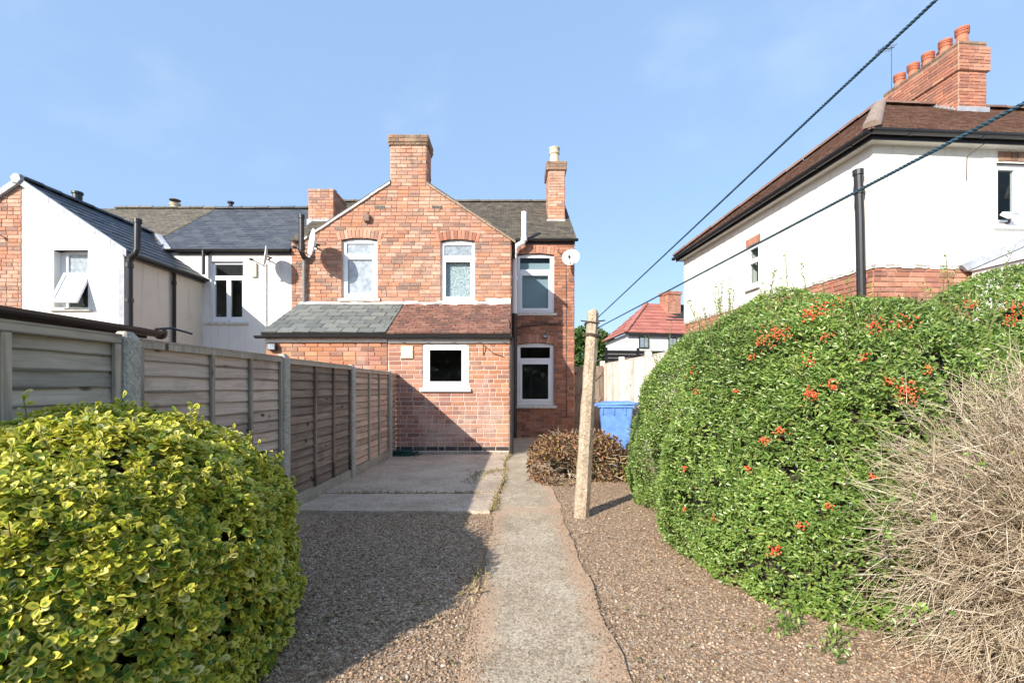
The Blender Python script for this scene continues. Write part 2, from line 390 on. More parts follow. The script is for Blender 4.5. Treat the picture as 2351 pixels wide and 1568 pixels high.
K['berry'] = simple_rand('orange red berry', lambda t: ramp(t, rnd(t), [(0, (.55, .06, .02)), (.6, (.72, .12, .035)), (1, (.75, .22, .07))]), .35, .5)
K['pebble'] = simple_rand('pebbles', lambda t: ramp(t, rnd(t), [(0, (.15, .095, .06)), (.3, (.265, .178, .115)), (.6, (.37, .262, .172)), (.85, (.48, .37, .262)), (.95, (.42, .25, .155)), (1, (.72, .65, .53))]), .8)
K['gold'] = leaf_mat('variegated leaf', gold_col, .45, .38, .3)
K['goldgreen'] = leaf_mat('older green leaf', goldgreen_col, .45, .3, .3)
K['pyr'] = leaf_mat('glossy green leaf', pyr_col, .3, .22, .55)
K['dead'] = leaf_mat('withered leaf', dead_col, .8, .15, .2)
K['treeleaf'] = leaf_mat('tree leaf', tree_col, .5, .25, .3)
K['weed'] = leaf_mat('dry weed', lambda t: ramp(t, rnd(t), [(0, (.16, .16, .05)), (.5, (.34, .27, .12)), (1, (.5, .4, .22))]), .8, .2, .2)

def glass_mat():
    m, t, b = new_mat('window glass')
    t.nodes.remove(b)
    fr = nd(t, 'Fresnel', IOR=1.5); gl = nd(t, 'BsdfGlossy', Roughness=.02); tr = nd(t, 'BsdfTransparent')
    tr.inputs[0].default_value = (.82, .86, .86, 1)
    ms = nd(t, 'MixShader'); geo = nd(t, 'NewGeometry'); lk(t, math_n(t, 'MULTIPLY', fr.outputs[0], math_n(t, 'SUBTRACT', 1.0, geo.outputs['Backfacing'])), ms.inputs[0]); lk(t, tr.outputs[0], ms.inputs[1]); lk(t, gl.outputs[0], ms.inputs[2])
    lk(t, ms.outputs[0], t.nodes['Material Output'].inputs['Surface']); return m
K['glass'] = glass_mat()
def lace_mat():
    m, t, b = new_mat('patterned lace'); p = pos(t)
    vo = nd(t, 'TexVoronoi', Scale=16.); lk(t, p, vo.inputs['Vector'])
    n = nd(t, 'TexNoise', Scale=15., Detail=1.5, Distortion=2.2); lk(t, p, n.inputs['Vector'])
    f = math_n(t, 'ABSOLUTE', math_n(t, 'SUBTRACT', n.outputs['Fac'], .5))
    c = mix(t, sstep(t, f, .085, .045), (.36, .43, .48), (.86, .88, .9))
    lk(t, c, b.inputs['Base Color']); b.inputs['Roughness'].default_value = .8; return m
K['lace'] = lace_mat()

# ------------------------------------------------------------------ brickwork
def brick_variants():
    out = []
    for k in range(8):
        rr = random.Random(k); j = lambda a: rr.uniform(-a, a)
        c = .035; cz = .09
        o4 = [(-.5, -.5), (.5, -.5), (.5, .5), (-.5, .5)]
        vs = [(x, 0, z) for x, z in o4]
        vs += [(x + j(.012), -.72 + j(.06), z + j(.035)) for x, z in o4]
        vs += [(x * (1 - 2 * c) + j(.014), -1 + j(.12), z * (1 - 2 * cz) + j(.04)) for x, z in o4]
        fs = [(8, 9, 10, 11)] + [(a, (a + 1) % 4, 4 + (a + 1) % 4, 4 + a) for a in range(4)] + [(4 + a, 4 + (a + 1) % 4, 8 + (a + 1) % 4, 8 + a) for a in range(4)]
        out.append((vs, fs))
    return out
BV = brick_variants()
def basis(u, n, o):
    u, n = V(u).normalized(), V(n).normalized(); z = u.cross(-n)
    return Matrix(((u.x, -n.x, z.x, o[0]), (u.y, -n.y, z.y, o[1]), (u.z, -n.z, z.z, o[2]), (0, 0, 0, 1)))
def put_brick(ps, parent, mat, o, u, n, L, T, Hh, rot=0):
    k = random.randrange(8); vs, fs = BV[k]
    M = basis(u, n, o)
    if rot: M = M @ Matrix.Rotation(rot, 4, 'Y')
    M = M @ Matrix.Diagonal((L, T, Hh, 1))
    ps.add(parent, mat, ('brick', k), vs, fs, M)
def brick_wall(ps, parent, mat, o, u, n, z0, z1, lo, hi, openings=(), course=.08, bl=.237, T=.014, mortar=None, joint=.011, seed=0, mat_fn=None, name='mortar_bed', skip=None):
    """o: origin of the wall plane (u = 0, z = 0 there); lo(z), hi(z): its ends"""
    o, u, n = V(o), V(u), V(n); rr = random.Random(seed)
    def spans(zm, a, b):
        S = [(a, b)]
        for (p, q, r, s) in openings:
            if r < zm < s:
                N = []
                for (x, y) in S:
                    if q <= x or p >= y: N.append((x, y)); continue
                    if p > x: N.append((x, p))
                    if q < y: N.append((q, y))
                S = N
        return S
    nrow = int(round((z1 - z0) / course)); ch = (z1 - z0) / nrow
    for i in range(nrow):
        zb = z0 + i * ch; zm = zb + ch / 2
        a, b = lo(zm), hi(zm)
        header = rr.random() < .12
        off = (0, .5)[i % 2] * bl + rr.uniform(-.02, .02)
        for (x, y) in spans(zm, a, b):
            first = x - (off if x == a else rr.uniform(0, bl))
            q = first
            while q < y - .01:
                L = bl if not header and rr.random() > .06 else bl * .5
                e0, e1 = max(q, x), min(q + L, y)
                q += L
                if y - e1 < .05: e1 = y; q = y
                if e1 - e0 < .035: continue
                if skip and skip((e0 + e1) / 2, zm): continue
                p = o + u * ((e0 + e1) / 2) + V((0, 0, zm)) 
                m = mat_fn((e0 + e1) / 2, zm) if mat_fn else mat
                put_brick(ps, parent, m, p, u, n, e1 - e0 - joint, T * rr.uniform(.75, 1.2), ch - joint * .95)
    if mortar:
        mb = MB()
        zs = sorted({z0, z1, *[c for (_, _, r, s) in openings for c in (r, s) if z0 < c < z1]})
        fine = []
        for a, b in zip(zs, zs[1:]):
            k = max(1, int((b - a) / .4)); fine += [(a + (b - a) * j / k, a + (b - a) * (j + 1) / k) for j in range(k)]
        for a, b in fine:
            zm = (a + b) / 2; dl0, dl1, dh0, dh1 = lo(a), lo(b), hi(a), hi(b)
            for (x, y) in spans(zm, lo(zm), hi(zm)):
                xa, xb = (dl0, dl1) if x == lo(zm) else (x, x)
                ya, yb = (dh0, dh1) if y == hi(zm) else (y, y)
                P = lambda q, z: o + u * q + V((0, 0, z))
                mb.quad(P(xa, a), P(ya, a), P(yb, b), P(xb, b))
        mb.build(name, mortar, parent)
def arch(ps, parent, mat, o, u, n, u0, u1, zs, rise, hgt=.2, nb=11, T=.018):
    o, u, n = V(o), V(u), V(n); wd = u1 - u0; uc = (u0 + u1) / 2
    Rr = (wd * wd / 4 + rise * rise) / (2 * rise); zc = zs + rise - Rr
    am = math.asin((wd / 2 + .02) / Rr)
    for i in range(nb):
        a = -am + (i + .5) * 2 * am / nb
        rad = Rr + hgt / 2 + .004
        p = o + u * (uc + math.sin(a) * rad) + V((0, 0, zc + math.cos(a) * rad)) + n * .003
        put_brick(ps, parent, mat, p, u, n, 2 * am * (Rr + hgt * .5) / nb - .007, T, hgt, rot=a)

# ------------------------------------------------------------------ windows
def grid_minus(mb, o, u, n, U0, U1, V0, V1, holes, d0, d1):
    us = sorted({U0, U1, *[a for h in holes for a in h[:2]]}); vs = sorted({V0, V1, *[a for h in holes for a in h[2:4]]})
    for a, b in zip(us, us[1:]):
        for c, d in zip(vs, vs[1:]):
            mu, mv = (a + b) / 2, (c + d) / 2
            if any(h[0] < mu < h[1] and h[2] < mv < h[3] for h in holes): continue
            mb.obox(o + u * a + V((0, 0, c)) + n * d0, u * (b - a), n * (d1 - d0), V((0, 0, d - c)))
def window(house, o, u, n, u0, u1, v0, v1, lights, rise=0, sill=True, rec=.05, reveal='mortar', room=True, sillmat='sill', sw=.07, sill_over=.07):
    """lights: (u0,u1,v0,v1,kind,pane,backing); kind fixed | sash; v1 is the springing"""
    o, u, n = V(o), V(u), V(n)
    mb = MB(); holes = [l[:4] for l in lights]
    grid_minus(mb, o, u, n, u0, u1, v0, v1, holes, -rec - .06, -rec)
    wd = u1 - u0
    if rise:
        Rr = (wd * wd / 4 + rise * rise) / (2 * rise); zc = v1 + rise - Rr; am = math.asin(wd / 2 / Rr)
        pts = [o + u * ((u0 + u1) / 2 + math.sin(-am + 2 * am * k / 10) * Rr) + V((0, 0, zc + math.cos(-am + 2 * am * k / 10) * Rr)) - n * rec for k in range(11)]
        mb.prism(pts, -n * .06)
    wo = mb.build('window', K['upvc'], house)
    rv = MB(); top = v1 + rise
    for a, b, c, d in ((u0, u0, v0, v1), (u1, u1, v0, v1)):
        rv.obox(o + u * (a - (.012 if a == u0 else 0)) + V((0, 0, c)) - n * .2, u * .012, n * .198, V((0, 0, d - c)))
    rv.obox(o + u * u0 + V((0, 0, v0 - .012)) - n * .2, u * wd, n * .198, V((0, 0, .012)))
    rv.build('reveal', K[reveal], wo)
    for l in lights:
        a, b, c, d, kind, pane, back = l
        if kind == 'sash':
            s = MB(); g = .0
            grid_minus(s, o, u, n, a - .012, b + .012, c - .012, d + .012, [(a + sw, b - sw, c + sw, d - sw)], -rec - .03, -rec + .014)
            s.build('sash', K['upvc'], wo); a, b, c, d = a + sw, b - sw, c + sw, d - sw
        MB().obox(o + u * (a - .004) + V((0, 0, c - .004)) - n * (rec + .034), u * (b - a + .008), n * .006, V((0, 0, d - c + .008))).build('pane', K[pane], wo)
        if back:
            bm, f0, f1 = back
            zz0, zz1 = c + (d - c) * f0, c + (d - c) * f1
            MB().obox(o + u * (a - .05) + V((0, 0, zz0)) - n * (rec + .11), u * (b - a + .1), n * .008, V((0, 0, zz1 - zz0))).build('blind', K[bm], wo)
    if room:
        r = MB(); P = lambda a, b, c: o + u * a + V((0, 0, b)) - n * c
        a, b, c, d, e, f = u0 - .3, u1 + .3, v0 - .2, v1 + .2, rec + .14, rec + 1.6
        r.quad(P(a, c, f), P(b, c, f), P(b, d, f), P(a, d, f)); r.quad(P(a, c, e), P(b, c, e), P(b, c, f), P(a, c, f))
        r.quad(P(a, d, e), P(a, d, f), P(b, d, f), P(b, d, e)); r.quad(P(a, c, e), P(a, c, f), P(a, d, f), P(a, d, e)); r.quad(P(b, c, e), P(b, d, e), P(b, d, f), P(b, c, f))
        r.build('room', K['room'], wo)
    if sill:
        h = .075
        s = MB(); p = lambda a, dn, z: o + u * a + n * dn + V((0, 0, z))
        A, B = u0 - sill_over, u1 + sill_over
        s.prism([p(A, -rec - .02, v0 - h), p(A, .06, v0 - h), p(A, .06, v0 - .018), p(A, -rec - .02, v0 + .002)], u * (B - A))
        s.build('sill', K[sillmat], wo, bevel=.006)
    return wo

# ------------------------------------------------------------------ tiled roofs
def tile_variants(name, t):
    out = []
    for k in range(6):
        rr = random.Random(k + 50); j = lambda a: rr.uniform(-a, a)
        vs = [(-.5, 0, 0), (.5, 0, 0), (.5, 1, -.002), (-.5, 1, -.002), (-.5 + j(.01), j(.03), 2 * t + j(t * .4)), (.5 + j(.01), j(.03), 2 * t + j(t * .4)), (.5, 1, t * .7), (-.5, 1, t * .7)]
        fs = [(4, 5, 6, 7), (0, 1, 5, 4), (1, 2, 6, 5), (3, 0, 4, 7)]
        out.append((name + str(k), vs, fs))
    return out
def tiled(ps, parent, mat, e0, e1, t0, t1, tw, gauge, th=.011, holes=None, jit=.004, lap=1.12, bed=True, bedmat=None, gap=.006):
    """eave e0->e1 (left to right seen from outside), top edge t0->t1"""
    e0, e1, t0, t1 = V(e0), V(e1), V(t0), V(t1)
    u = (e1 - e0).normalized(); s = (t0 - e0) - u * (t0 - e0).dot(u); Ls = s.length; s.normalize(); n = u.cross(s)
    if n.z < 0: n = -n
    rr = random.Random(int(Ls * 1000)); nr = max(1, int(round(Ls / gauge))); g = Ls / nr
    key = 'tile%.3f' % th; TV = tile_variants(key, th)
    a1, b0, b1 = (e1 - e0).dot(u), (t0 - e0).dot(u), (t1 - e0).dot(u)
    for i in range(nr):
        f = (i + .45) / nr; lo, hi = b0 * f, a1 + (b1 - a1) * f
        q = lo - (tw / 2 if i % 2 else 0) - rr.uniform(0, .03)
        while q < hi:
            x0, x1 = max(q, lo), min(q + tw, hi); q += tw
            if x1 - x0 < .02: continue
            c = e0 + u * ((x0 + x1) / 2 + rr.uniform(-jit, jit) * .5) + s * (i * g + rr.uniform(-jit, jit)) + n * rr.uniform(0, jit * .6)
            if holes and holes(c): continue
            k, vs, fs = rr.choice(TV)
            M = Matrix(((u.x, s.x, n.x, c.x), (u.y, s.y, n.y, c.y), (u.z, s.z, n.z, c.z), (0, 0, 0, 1))) @ Matrix.Rotation(rr.uniform(-1, 1) * jit * 2, 4, 'Z') @ Matrix.Diagonal((x1 - x0 - gap, g * lap, 1, 1))
            ps.add(parent, mat, k, vs, fs, M)
    if bed:
        MB().prism([e0 - n * .006, e1 - n * .006, t1 - n * .006, t0 - n * .006], -n * .05).build('roof_deck', bedmat or K['felt'], parent)
def ridge_tiles(parent, mat, p0, p1, n, r=.11, name='ridge_tile'):
    p0, p1 = V(p0), V(p1); d = (p1 - p0) / n
    side = d.cross(V((0, 0, 1))).normalized(); up = side.cross(d).normalized()
    mb = MB()
    for k in range(9):
        a = math.pi * k / 8
        mb.v.append(tuple(d * -.48 + side * math.cos(a) * r + up * math.sin(a) * r * .75))
    for k in range(9):
        a = math.pi * k / 8
        mb.v.append(tuple(d * .5 + side * math.cos(a) * r * 1.08 + up * math.sin(a) * r * .85))
    mb.f += [(k, k + 1, 10 + k, 9 + k) for k in range(8)] + [tuple(range(9))[::-1], tuple(range(9, 18))]
    me = bpy.data.meshes.new(name); me.from_pydata(mb.v, [], mb.f); me.materials.append(mat)
    for i in range(n):
        o = bpy.data.objects.new(name, me); C.objects.link(o); o.parent = parent
        o.location = p0 + d * (i + .5) - ORI[parent.name] + V((0, 0, random.uniform(-.006, .006)))

def gutter(parent, p0, p1, r=.055, name='gutter', mat='black', brk=0):
    p0, p1 = V(p0), V(p1); d = (p1 - p0).normalized(); sd = d.cross(V((0, 0, 1))).normalized()
    prof = [sd * (r * math.cos(math.pi * k / 8)) + V((0, 0, -r * math.sin(math.pi * k / 8))) for k in range(9)]
    prof += [q * .9 for q in prof[::-1]]
    mb = MB(); mb.prism([p0 + q for q in prof], p1 - p0)
    g = mb.build(name, K[mat], parent)
    if brk:
        for i in range(brk):
            c = p0 + (p1 - p0) * ((i + .5) / brk)
            b = MB(); b.prism([c + q * 1.12 for q in prof[:9]] , d * .04); b.build('bracket', K[mat], g)
    return g
def pipe(parent, pts, r=.045, mat='black', name='downpipe', collars=()):
    o = MB().tube(pts, r, 12).build(name, K[mat], parent, smooth=False)
    for p, dr in collars:
        p = V(p); dr = V(dr)
        MB().tube([p - dr * .04, p + dr * .04], r * 1.22, 12).build('collar', K[mat], o)
    return o
def satellite_dish(label, c, face, r, wallp, group):
    c, face, wallp = V(c), V(face).normalized(), V(wallp)
    t = thing('satellite_dish', label, 'satellite dish', c, group)
    prof = [(.004, 0)] + [(r * k / 7, .22 * r * (k / 7) ** 2) for k in range(1, 8)]
    prof2 = prof + [(r * 1.015, .22 * r + .004)] + [(r * k / 7, .22 * r * (k / 7) ** 2 - .012) for k in range(7, 0, -1)] + [(.003, -.012)]
    MB().lathe(prof2, c, face, 28).build('reflector', K['dish'], t, smooth=True)
    low = (V((0, 0, -1)) - face * V((0, 0, -1)).dot(face)).normalized()
    foc = c + face * r * 1.25 + low * r * .55
    MB().tube([c + low * r * .95, foc], .011, 6).build('arm', K['dark_metal'], t)
    MB().lathe([(.018, -.05), (.03, -.03), (.03, .04), (.015, .05)], foc, -face, 10).build('receiver', K['dark_metal'], t)
    MB().tube([c - face * .01, c - face * .10, wallp + V((0, 0, .0))], .018, 8).build('bracket', K['dark_metal'], t)
    n = V((0, -1, 0))
    MB().obox(wallp + V((-.05, -.012, -.07)), (.1, 0, 0), (0, .012, 0), (0, 0, .14)).build('wall_plate', K['metal'], t)
    return t
def pot(name, parent, c, r, h, mat, vents=0):
    c = V(c)
    o = MB().lathe([(r * 1.05, 0), (r * .95, h * .1), (r * .82, h * .55), (r * .86, h * .62), (r * 1.02, h * .66), (r * 1.02, h * .74), (r * .9, h * .78), (r * 1.0, h * .92), (r * 1.08, h * .95), (r * 1.08, h), (r * .8, h), (r * .7, h * .5), (.02, h * .5)], c, (0, 0, 1), 18).build(name, K[mat], parent, smooth=False)
    if vents:
        for k in range(3):
            MB().lathe([(r * 1.0, 0), (r * 1.07, .006), (r * 1.07, .02), (r * 1.0, .026)], c + V((0, 0, h * (.70 + .085 * k))), (0, 0, 1), 18).build('rim', K[mat], o)
    return o
def chimney(ps, parent, o2, u, v, wdt, dep, z0, z1, mat, cap=.12, over=.035, mortar='mortar', capmat=None, course=.08, cap_rows=3, skip_sides=()):
    """o2: front left corner (x, y); u along the front, v backwards"""
    o, u, v = V((o2[0], o2[1], 0)), V(u), V(v)
    st = MB().obox(o + V((0, 0, z0)), u * wdt, v * dep, V((0, 0, z1 - z0))).build('chimney', K[mortar], parent)
    sides = [(o, u, -v, wdt), (o + u * wdt, v, u, dep), (o + v * dep, -v, -u, dep), (o + u * wdt + v * dep, -u, v, wdt)]
    ch = cap_rows * course
    for k, (oo, uu, nn, L) in enumerate(sides):
        brick_wall(ps, st, K[mat], oo, uu, nn, z0, z1 - ch, lambda z: 0.0, (lambda L: lambda z: L)(L), course=course, seed=k + int(z1 * 10), T=.012)
    cb = MB().obox(o - u * over - v * over + V((0, 0, z1 - ch)), u * (wdt + 2 * over), v * (dep + 2 * over), V((0, 0, ch))).build('chimney_cap', K[mortar], parent)
    o = o - u * over - v * over; wdt += 2 * over; dep += 2 * over
    for k, (oo, uu, nn, L) in enumerate([(o, u, -v, wdt), (o + u * wdt, v, u, dep), (o + v * dep, -v, -u, dep), (o + u * wdt + v * dep, -u, v, wdt)]):
        brick_wall(ps, cb, K[capmat or mat], oo, uu, nn, z1 - ch, z1, lambda z: 0.0, (lambda L: lambda z: L)(L), course=course, seed=k + 9, T=.012)
    return st
UX, NY = V((1, 0, 0)), V((0, -1, 0))

# ================================================================== THE SETTING
def ground_mat():
    m, t, b = new_mat('trodden soil and gravel'); p = pos(t)
    c = ramp(t, noise(t, p, 2.2, 6, .65), [(.3, (.19, .125, .085)), (.7, (.31, .215, .15))])
    vo = nd(t, 'TexVoronoi', Scale=85.); lk(t, p, vo.inputs['Vector'])
    sx = nd(t, 'SeparateColor'); lk(t, vo.outputs['Color'], sx.inputs[0])
    st = ramp(t, sx.outputs[0], [(0, (.145, .094, .06)), (.5, (.30, .207, .134)), (.85, (.45, .345, .245)), (1, (.64, .56, .45))])
    c = mix(t, .75, c, st)
    lk(t, c, b.inputs['Base Color']); b.inputs['Roughness'].default_value = .95; b.inputs['Specular IOR Level'].default_value = .15
    bump(t, b, vo.outputs['Distance'], -.9, .01); return m
def path_mat():
    m, t, b = new_mat('old path concrete'); p = pos(t)
    sx = nd(t, 'SeparateXYZ'); lk(t, p, sx.inputs[0])
    c = ramp(t, noise(t, p, 1.9, 7, .7), [(.3, (.31, .245, .168)), (.5, (.43, .352, .255)), (.7, (.53, .45, .345))])
    vo = nd(t, 'TexVoronoi', Scale=95.); lk(t, p, vo.inputs['Vector'])
    c = mix(t, .5, c, mix(t, 1, c, grey(t, vo.outputs['Color']), 'OVERLAY'))
    c = mix(t, math_n(t, 'MULTIPLY', sstep(t, noise(t, p, 45, 5, .75), .56, .70), .42), c, (.15, .125, .09))
    c = mix(t, math_n(t, 'MULTIPLY', sstep(t, noise(t, p, 30, 3, .6), .66, .72), .55), c, (.66, .63, .58))
    e = math_n(t, 'ABSOLUTE', math_n(t, 'SUBTRACT', sx.outputs[0], .15))
    e = math_n(t, 'ADD', e, math_n(t, 'MULTIPLY', math_n(t, 'SUBTRACT', noise(t, p, 2.6, 5, .65), .5), .42))
    sand = sstep(t, e, .19, .34)
    yy = math_n(t, 'ABSOLUTE', math_n(t, 'SUBTRACT', sx.outputs[1], 5.0))
    s2 = sstep(t, math_n(t, 'ADD', yy, math_n(t, 'MULTIPLY', noise(t, p, 3, 5, .65), .9)), .75, .35)
    sand = math_n(t, 'MAXIMUM', math_n(t, 'MULTIPLY', sand, .85), math_n(t, 'MULTIPLY', s2, .8))
    c = mix(t, sand, c, ramp(t, noise(t, p, 30, 5, .7), [(.3, (.42, .27, .175)), (.7, (.60, .42, .285))]))
    lk(t, c, b.inputs['Base Color']); b.inputs['Roughness'].default_value = .95; b.inputs['Specular IOR Level'].default_value = .12
    h = math_n(t, 'ADD', noise(t, p, 55, 6, .75), math_n(t, 'MULTIPLY', vo.outputs['Distance'], .5))
    bump(t, b, h, .6, .01); return m
def patio_mat():
    m, t, b = new_mat('stained patio concrete'); p = pos(t)
    c = ramp(t, noise(t, p, 1.4, 7, .7), [(.3, (.34, .26, .19)), (.5, (.47, .37, .28)), (.7, (.57, .465, .365))])
    vo = nd(t, 'TexVoronoi', Scale=80.); lk(t, p, vo.inputs['Vector'])
    c = mix(t, .35, c, mix(t, 1, c, grey(t, vo.outputs['Color']), 'OVERLAY'))
    c = mix(t, math_n(t, 'MULTIPLY', sstep(t, noise(t, p, 3.4, 6, .7), .55, .72), .4), c, (.15, .125, .10))
    c = mix(t, math_n(t, 'MULTIPLY', sstep(t, noise(t, p, 24, 4, .6), .66, .74), .5), c, (.58, .53, .47))
    lk(t, c, b.inputs['Base Color']); b.inputs['Roughness'].default_value = .93; b.inputs['Specular IOR Level'].default_value = .15
    bump(t, b, noise(t, p, 50, 6, .75), .5, .008); return m
GM = ground_mat()
mesh_obj('ground', [(-900, -300, -.03), (900, -300, -.03), (900, 1500, -.03), (-900, 1500, -.03)], [(0, 1, 2, 3)], plain('rough earth', (.13, .10, .07), .95, .3, 2), org=(0, 0, -.03), kind='structure')
# gravel bed with a gently uneven top
gx, gy = np.meshgrid(np.linspace(-3.4, 4.6, 90), np.linspace(.4, 13, 140))
gz = .000 + .005 * np.sin(gx * 3.1 + gy) + .004 * np.sin(gy * 4.3 - gx * 2)
vs = np.stack([gx.ravel(), gy.ravel(), gz.ravel()], 1); nx = 90
ii = np.arange(139)[:, None] * nx + np.arange(89)[None]; fs = np.stack([ii, ii + 1, ii + nx + 1, ii + nx], -1).reshape(-1, 4)
np_obj('gravel_bed', vs, fs, GM, smooth=True, kind='structure')
def slab(name, pts, z, mat, parent=None, kind='structure', th=.09, rough=.012):
    # outline roughened a little, as poured concrete edges are
    out = []
    for (a, b) in zip(pts, pts[1:] + pts[:1]):
        n = max(1, int(math.dist(a, b) / .12))
        for k in range(n):
            f = k / n; q = .0 if k == 0 else rough
            out.append((a[0] + (b[0] - a[0]) * f + random.uniform(-q, q), a[1] + (b[1] - a[1]) * f + random.uniform(-q, q)))
    return MB().prism([(x, y, z - th) for x, y in out], (0, 0, th)).build(name, mat, parent, kind=kind)
PM = path_mat()
pth = slab('garden_path', [(-.215, 1.2), (.51, 1.2), (.535, 2.3), (.50, 2.75), (.53, 3.1), (.49, 3.6), (.515, 4.0), (.485, 4.5), (.52, 5.12), (-.20, 5.12), (-.17, 4.4), (-.20, 3.7), (-.18, 3.1), (-.225, 2.5)], .012, PM, rough=.012)
slab('slab', [(-.195, 5.135), (.53, 5.135), (.50, 6.1), (.36, 6.9), (.42, 9.0), (.9, 10.0), (.9, 12.1), (.02, 12.1), (.0, 8.98), (-.11, 8.2), (-.09, 6.5), (-.14, 6.0)], .014, PM, pth, None)
PA = patio_mat()
pat = slab('patio', [(-2.24, 5.72), (-.155, 5.72), (-.16, 6.0), (-.11, 6.5), (-.13, 8.2), (-.04, 8.98), (-2.16, 8.98)], .034, PA)
slab('slab', [(-2.26, 4.92), (-.23, 4.90), (-.20, 5.3), (-.165, 5.70), (-2.24, 5.70)], .028, PA, pat, None)

# ================================================================== BRICK HOUSE (gable, rear wall, stacks)
D1, D2, D3, DR = 9.05, 10.5, 12.2, 15.2
S2 = F / D2
gx0, gx1, gez = X(700, D2), X(1173, D2), Z(548, D2)
gxm = (gx0 + gx1) / 2; gsl = .653
house = thing('brick_house', 'orange brick house with gabled back wing, tall stack over the gable and white framed windows', 'house', ((gx0 + 1.6) / 2, D2, 0))
HB = Pieces('brick', 'brickwork', 290); HA = Pieces('arch_brick', 'arch_work', 200)
c0, c1 = X(897, D2), X(978.5, D2)
zc = lambda x: gez + gsl * min(x - gx0, gx1 - x)
W1 = (X(785, D2), X(866, D2), Z(684, D2), Z(553, D2)); W2 = (X(1012, D2), X(1090, D2), Z(690, D2), Z(556, D2))
gw = MB(); gw.build  # gable wall part
gwall = MB().prism([(gx0, D2 + .21, 0), (gx1, D2 + .21, 0), (gx1, D2 + .21, gez), (gxm, D2 + .21, gez + gsl * (gx1 - gxm)), (gx0, D2 + .21, gez)], (0, .08, 0)).build('gable_wall', K['mortar'], house)
arc_h = .19
opn = [(W1[0], W1[1], W1[2], W1[3] + .05), (W2[0], W2[1], W2[2], W2[3] + .05)]
rows_op = opn + [(w_[0] - .03, w_[1] + .03, w_[3] + .05, w_[3] + .05 + arc_h * .9) for w_ in (W1, W2)]
blocks = [(X(861, D2), X(884, D2), Z(482, D2), Z(473, D2)), (X(993, D2), X(1016, D2), Z(482, D2), Z(473, D2))]
ztop = Z(425, D2)
loF = lambda z: gx0 if z <= gez else min(gx0 + (z - gez) / gsl, c0) if z < ztop else c0
hiF = lambda z: gx1 if z <= gez else max(gx1 - (z - gez) / gsl, c1) if z < ztop else c1
def gable_mat(x, z):
    if z > Z(335, D2) - .02: return K['sooty_brick']
    return K['gable']
brick_wall(HB, gwall, K['gable'], (0, D2, 0), UX, NY, 2.6, Z(335, D2), loF, hiF, rows_op + blocks, course=.0815, mortar=None, seed=3)
brick_wall(Pieces('x', 'x'), gwall, K['gable'], (0, D2, 0), UX, NY, 2.6, Z(335, D2), loF, hiF, opn, mortar=K['mortar'])
arch(HA, gwall, K['gable'], (0, D2, 0), UX, NY, W1[0] - .06, W1[1] + .06, W1[3], .055, arc_h, 12)
arch(HA, gwall, K['red_brick'], (0, D2, 0), UX, NY, W2[0] - .06, W2[1] + .06, W2[3], .055, arc_h, 12)
for b_ in blocks:
    ab = MB().obox((b_[0], D2 - .012, b_[2]), (b_[1] - b_[0], 0, 0), (0, .012, 0), (0, 0, b_[3] - b_[2])).build('air_brick', K['dark_mortar'], gwall)
    hb = MB()
    for i in range(7):
        for j in range(3):
            cx = b_[0] + (b_[1] - b_[0]) * (i + .5) / 7; cz = b_[2] + (b_[3] - b_[2]) * (j + .5) / 3
            hb.box(cx - .0115, cx + .0115, D2 - .0145, D2 - .012, cz - .012, cz + .012)
    hb.build('vent_hole', K['black'], ab)
# stack over the gable: the rest of the shaft and its cap
sz = Z(310, D2); sdep = .55
shaft = MB().box(c0, c1, D2 + .004, D2 + sdep, ztop - .8, Z(335, D2)).build('chimney', K['mortar'], house)
for oo, uu, nn, L in (((c1, D2, 0), V((0, 1, 0)), UX, sdep), ((c0, D2 + sdep, 0), V((0, -1, 0)), -UX, sdep)):
    brick_wall(HB, shaft, K['gable'], oo, uu, nn, ztop - .8, Z(335, D2), lambda z: 0., lambda z: sdep, seed=5)
chimney(HB, house, (c0 - .03, D2 - .03), UX, V((0, 1, 0)), c1 - c0 + .06, sdep + .06, Z(335, D2), sz - .02, 'sooty_brick', over=.018, cap_rows=2)
MB().prism([(c0 - .02, D2 - .02, sz - .02), (c1 + .02, D2 - .02, sz - .02), (c1 - .08, D2 + .2, sz + .035), (c0 + .1, D2 + .15, sz + .04)], (0, .3, 0)).build('flaunching', K['dark_mortar'], house)
# right flank of the wing and rear wall of the main range
flank = MB().box(gx1 - .28, gx1 - .004, D2 + .3, D3, 0, gez).build('side_wall', K['mortar'], house)
brick_wall(HB, flank, K['gable'], (gx1, D2, 0), V((0, 1, 0)), UX, 0, gez, lambda z: 0, lambda z: D3 - D2, mortar=K['mortar'], seed=8)
hx1 = X(1318, D3); mez = Z(549, D3)
W3 = (X(1188, D3), X(1272, D3), Z(718, D3), Z(587, D3)); W4 = (X(1188, D3), X(1271, D3), Z(930, D3), Z(792, D3))
rwm = MB(); grid_minus(rwm, V((0, D3, 0)), UX, NY, gx1 + .01, hx1 - .004, 0, mez, [(w_[0] - .12, w_[1] + .33, w_[2] - .23, w_[3] + .25) for w_ in (W3, W4)], -.3, -.24)
rwall = rwm.build('rear_wall', K['dark_mortar'], house)
op34 = [(w_[0], w_[1], w_[2], w_[3] + .05) for w_ in (W3, W4)]
rop = op34 + [(w_[0] - .03, w_[1] + .03, w_[3] + .05, w_[3] + .05 + .2) for w_ in (W3, W4)]
brick_wall(HB, rwall, K['dark_brick'], (0, D3, 0), UX, NY, 0, mez - .05, lambda z: gx1 + .01, lambda z: hx1, rop, course=.0805, seed=11)
brick_wall(Pieces('x', 'x'), rwall, K['dark_brick'], (0, D3, 0), UX, NY, 0, mez - .05, lambda z: gx1 + .01, lambda z: hx1, op34, mortar=K['mortar'])
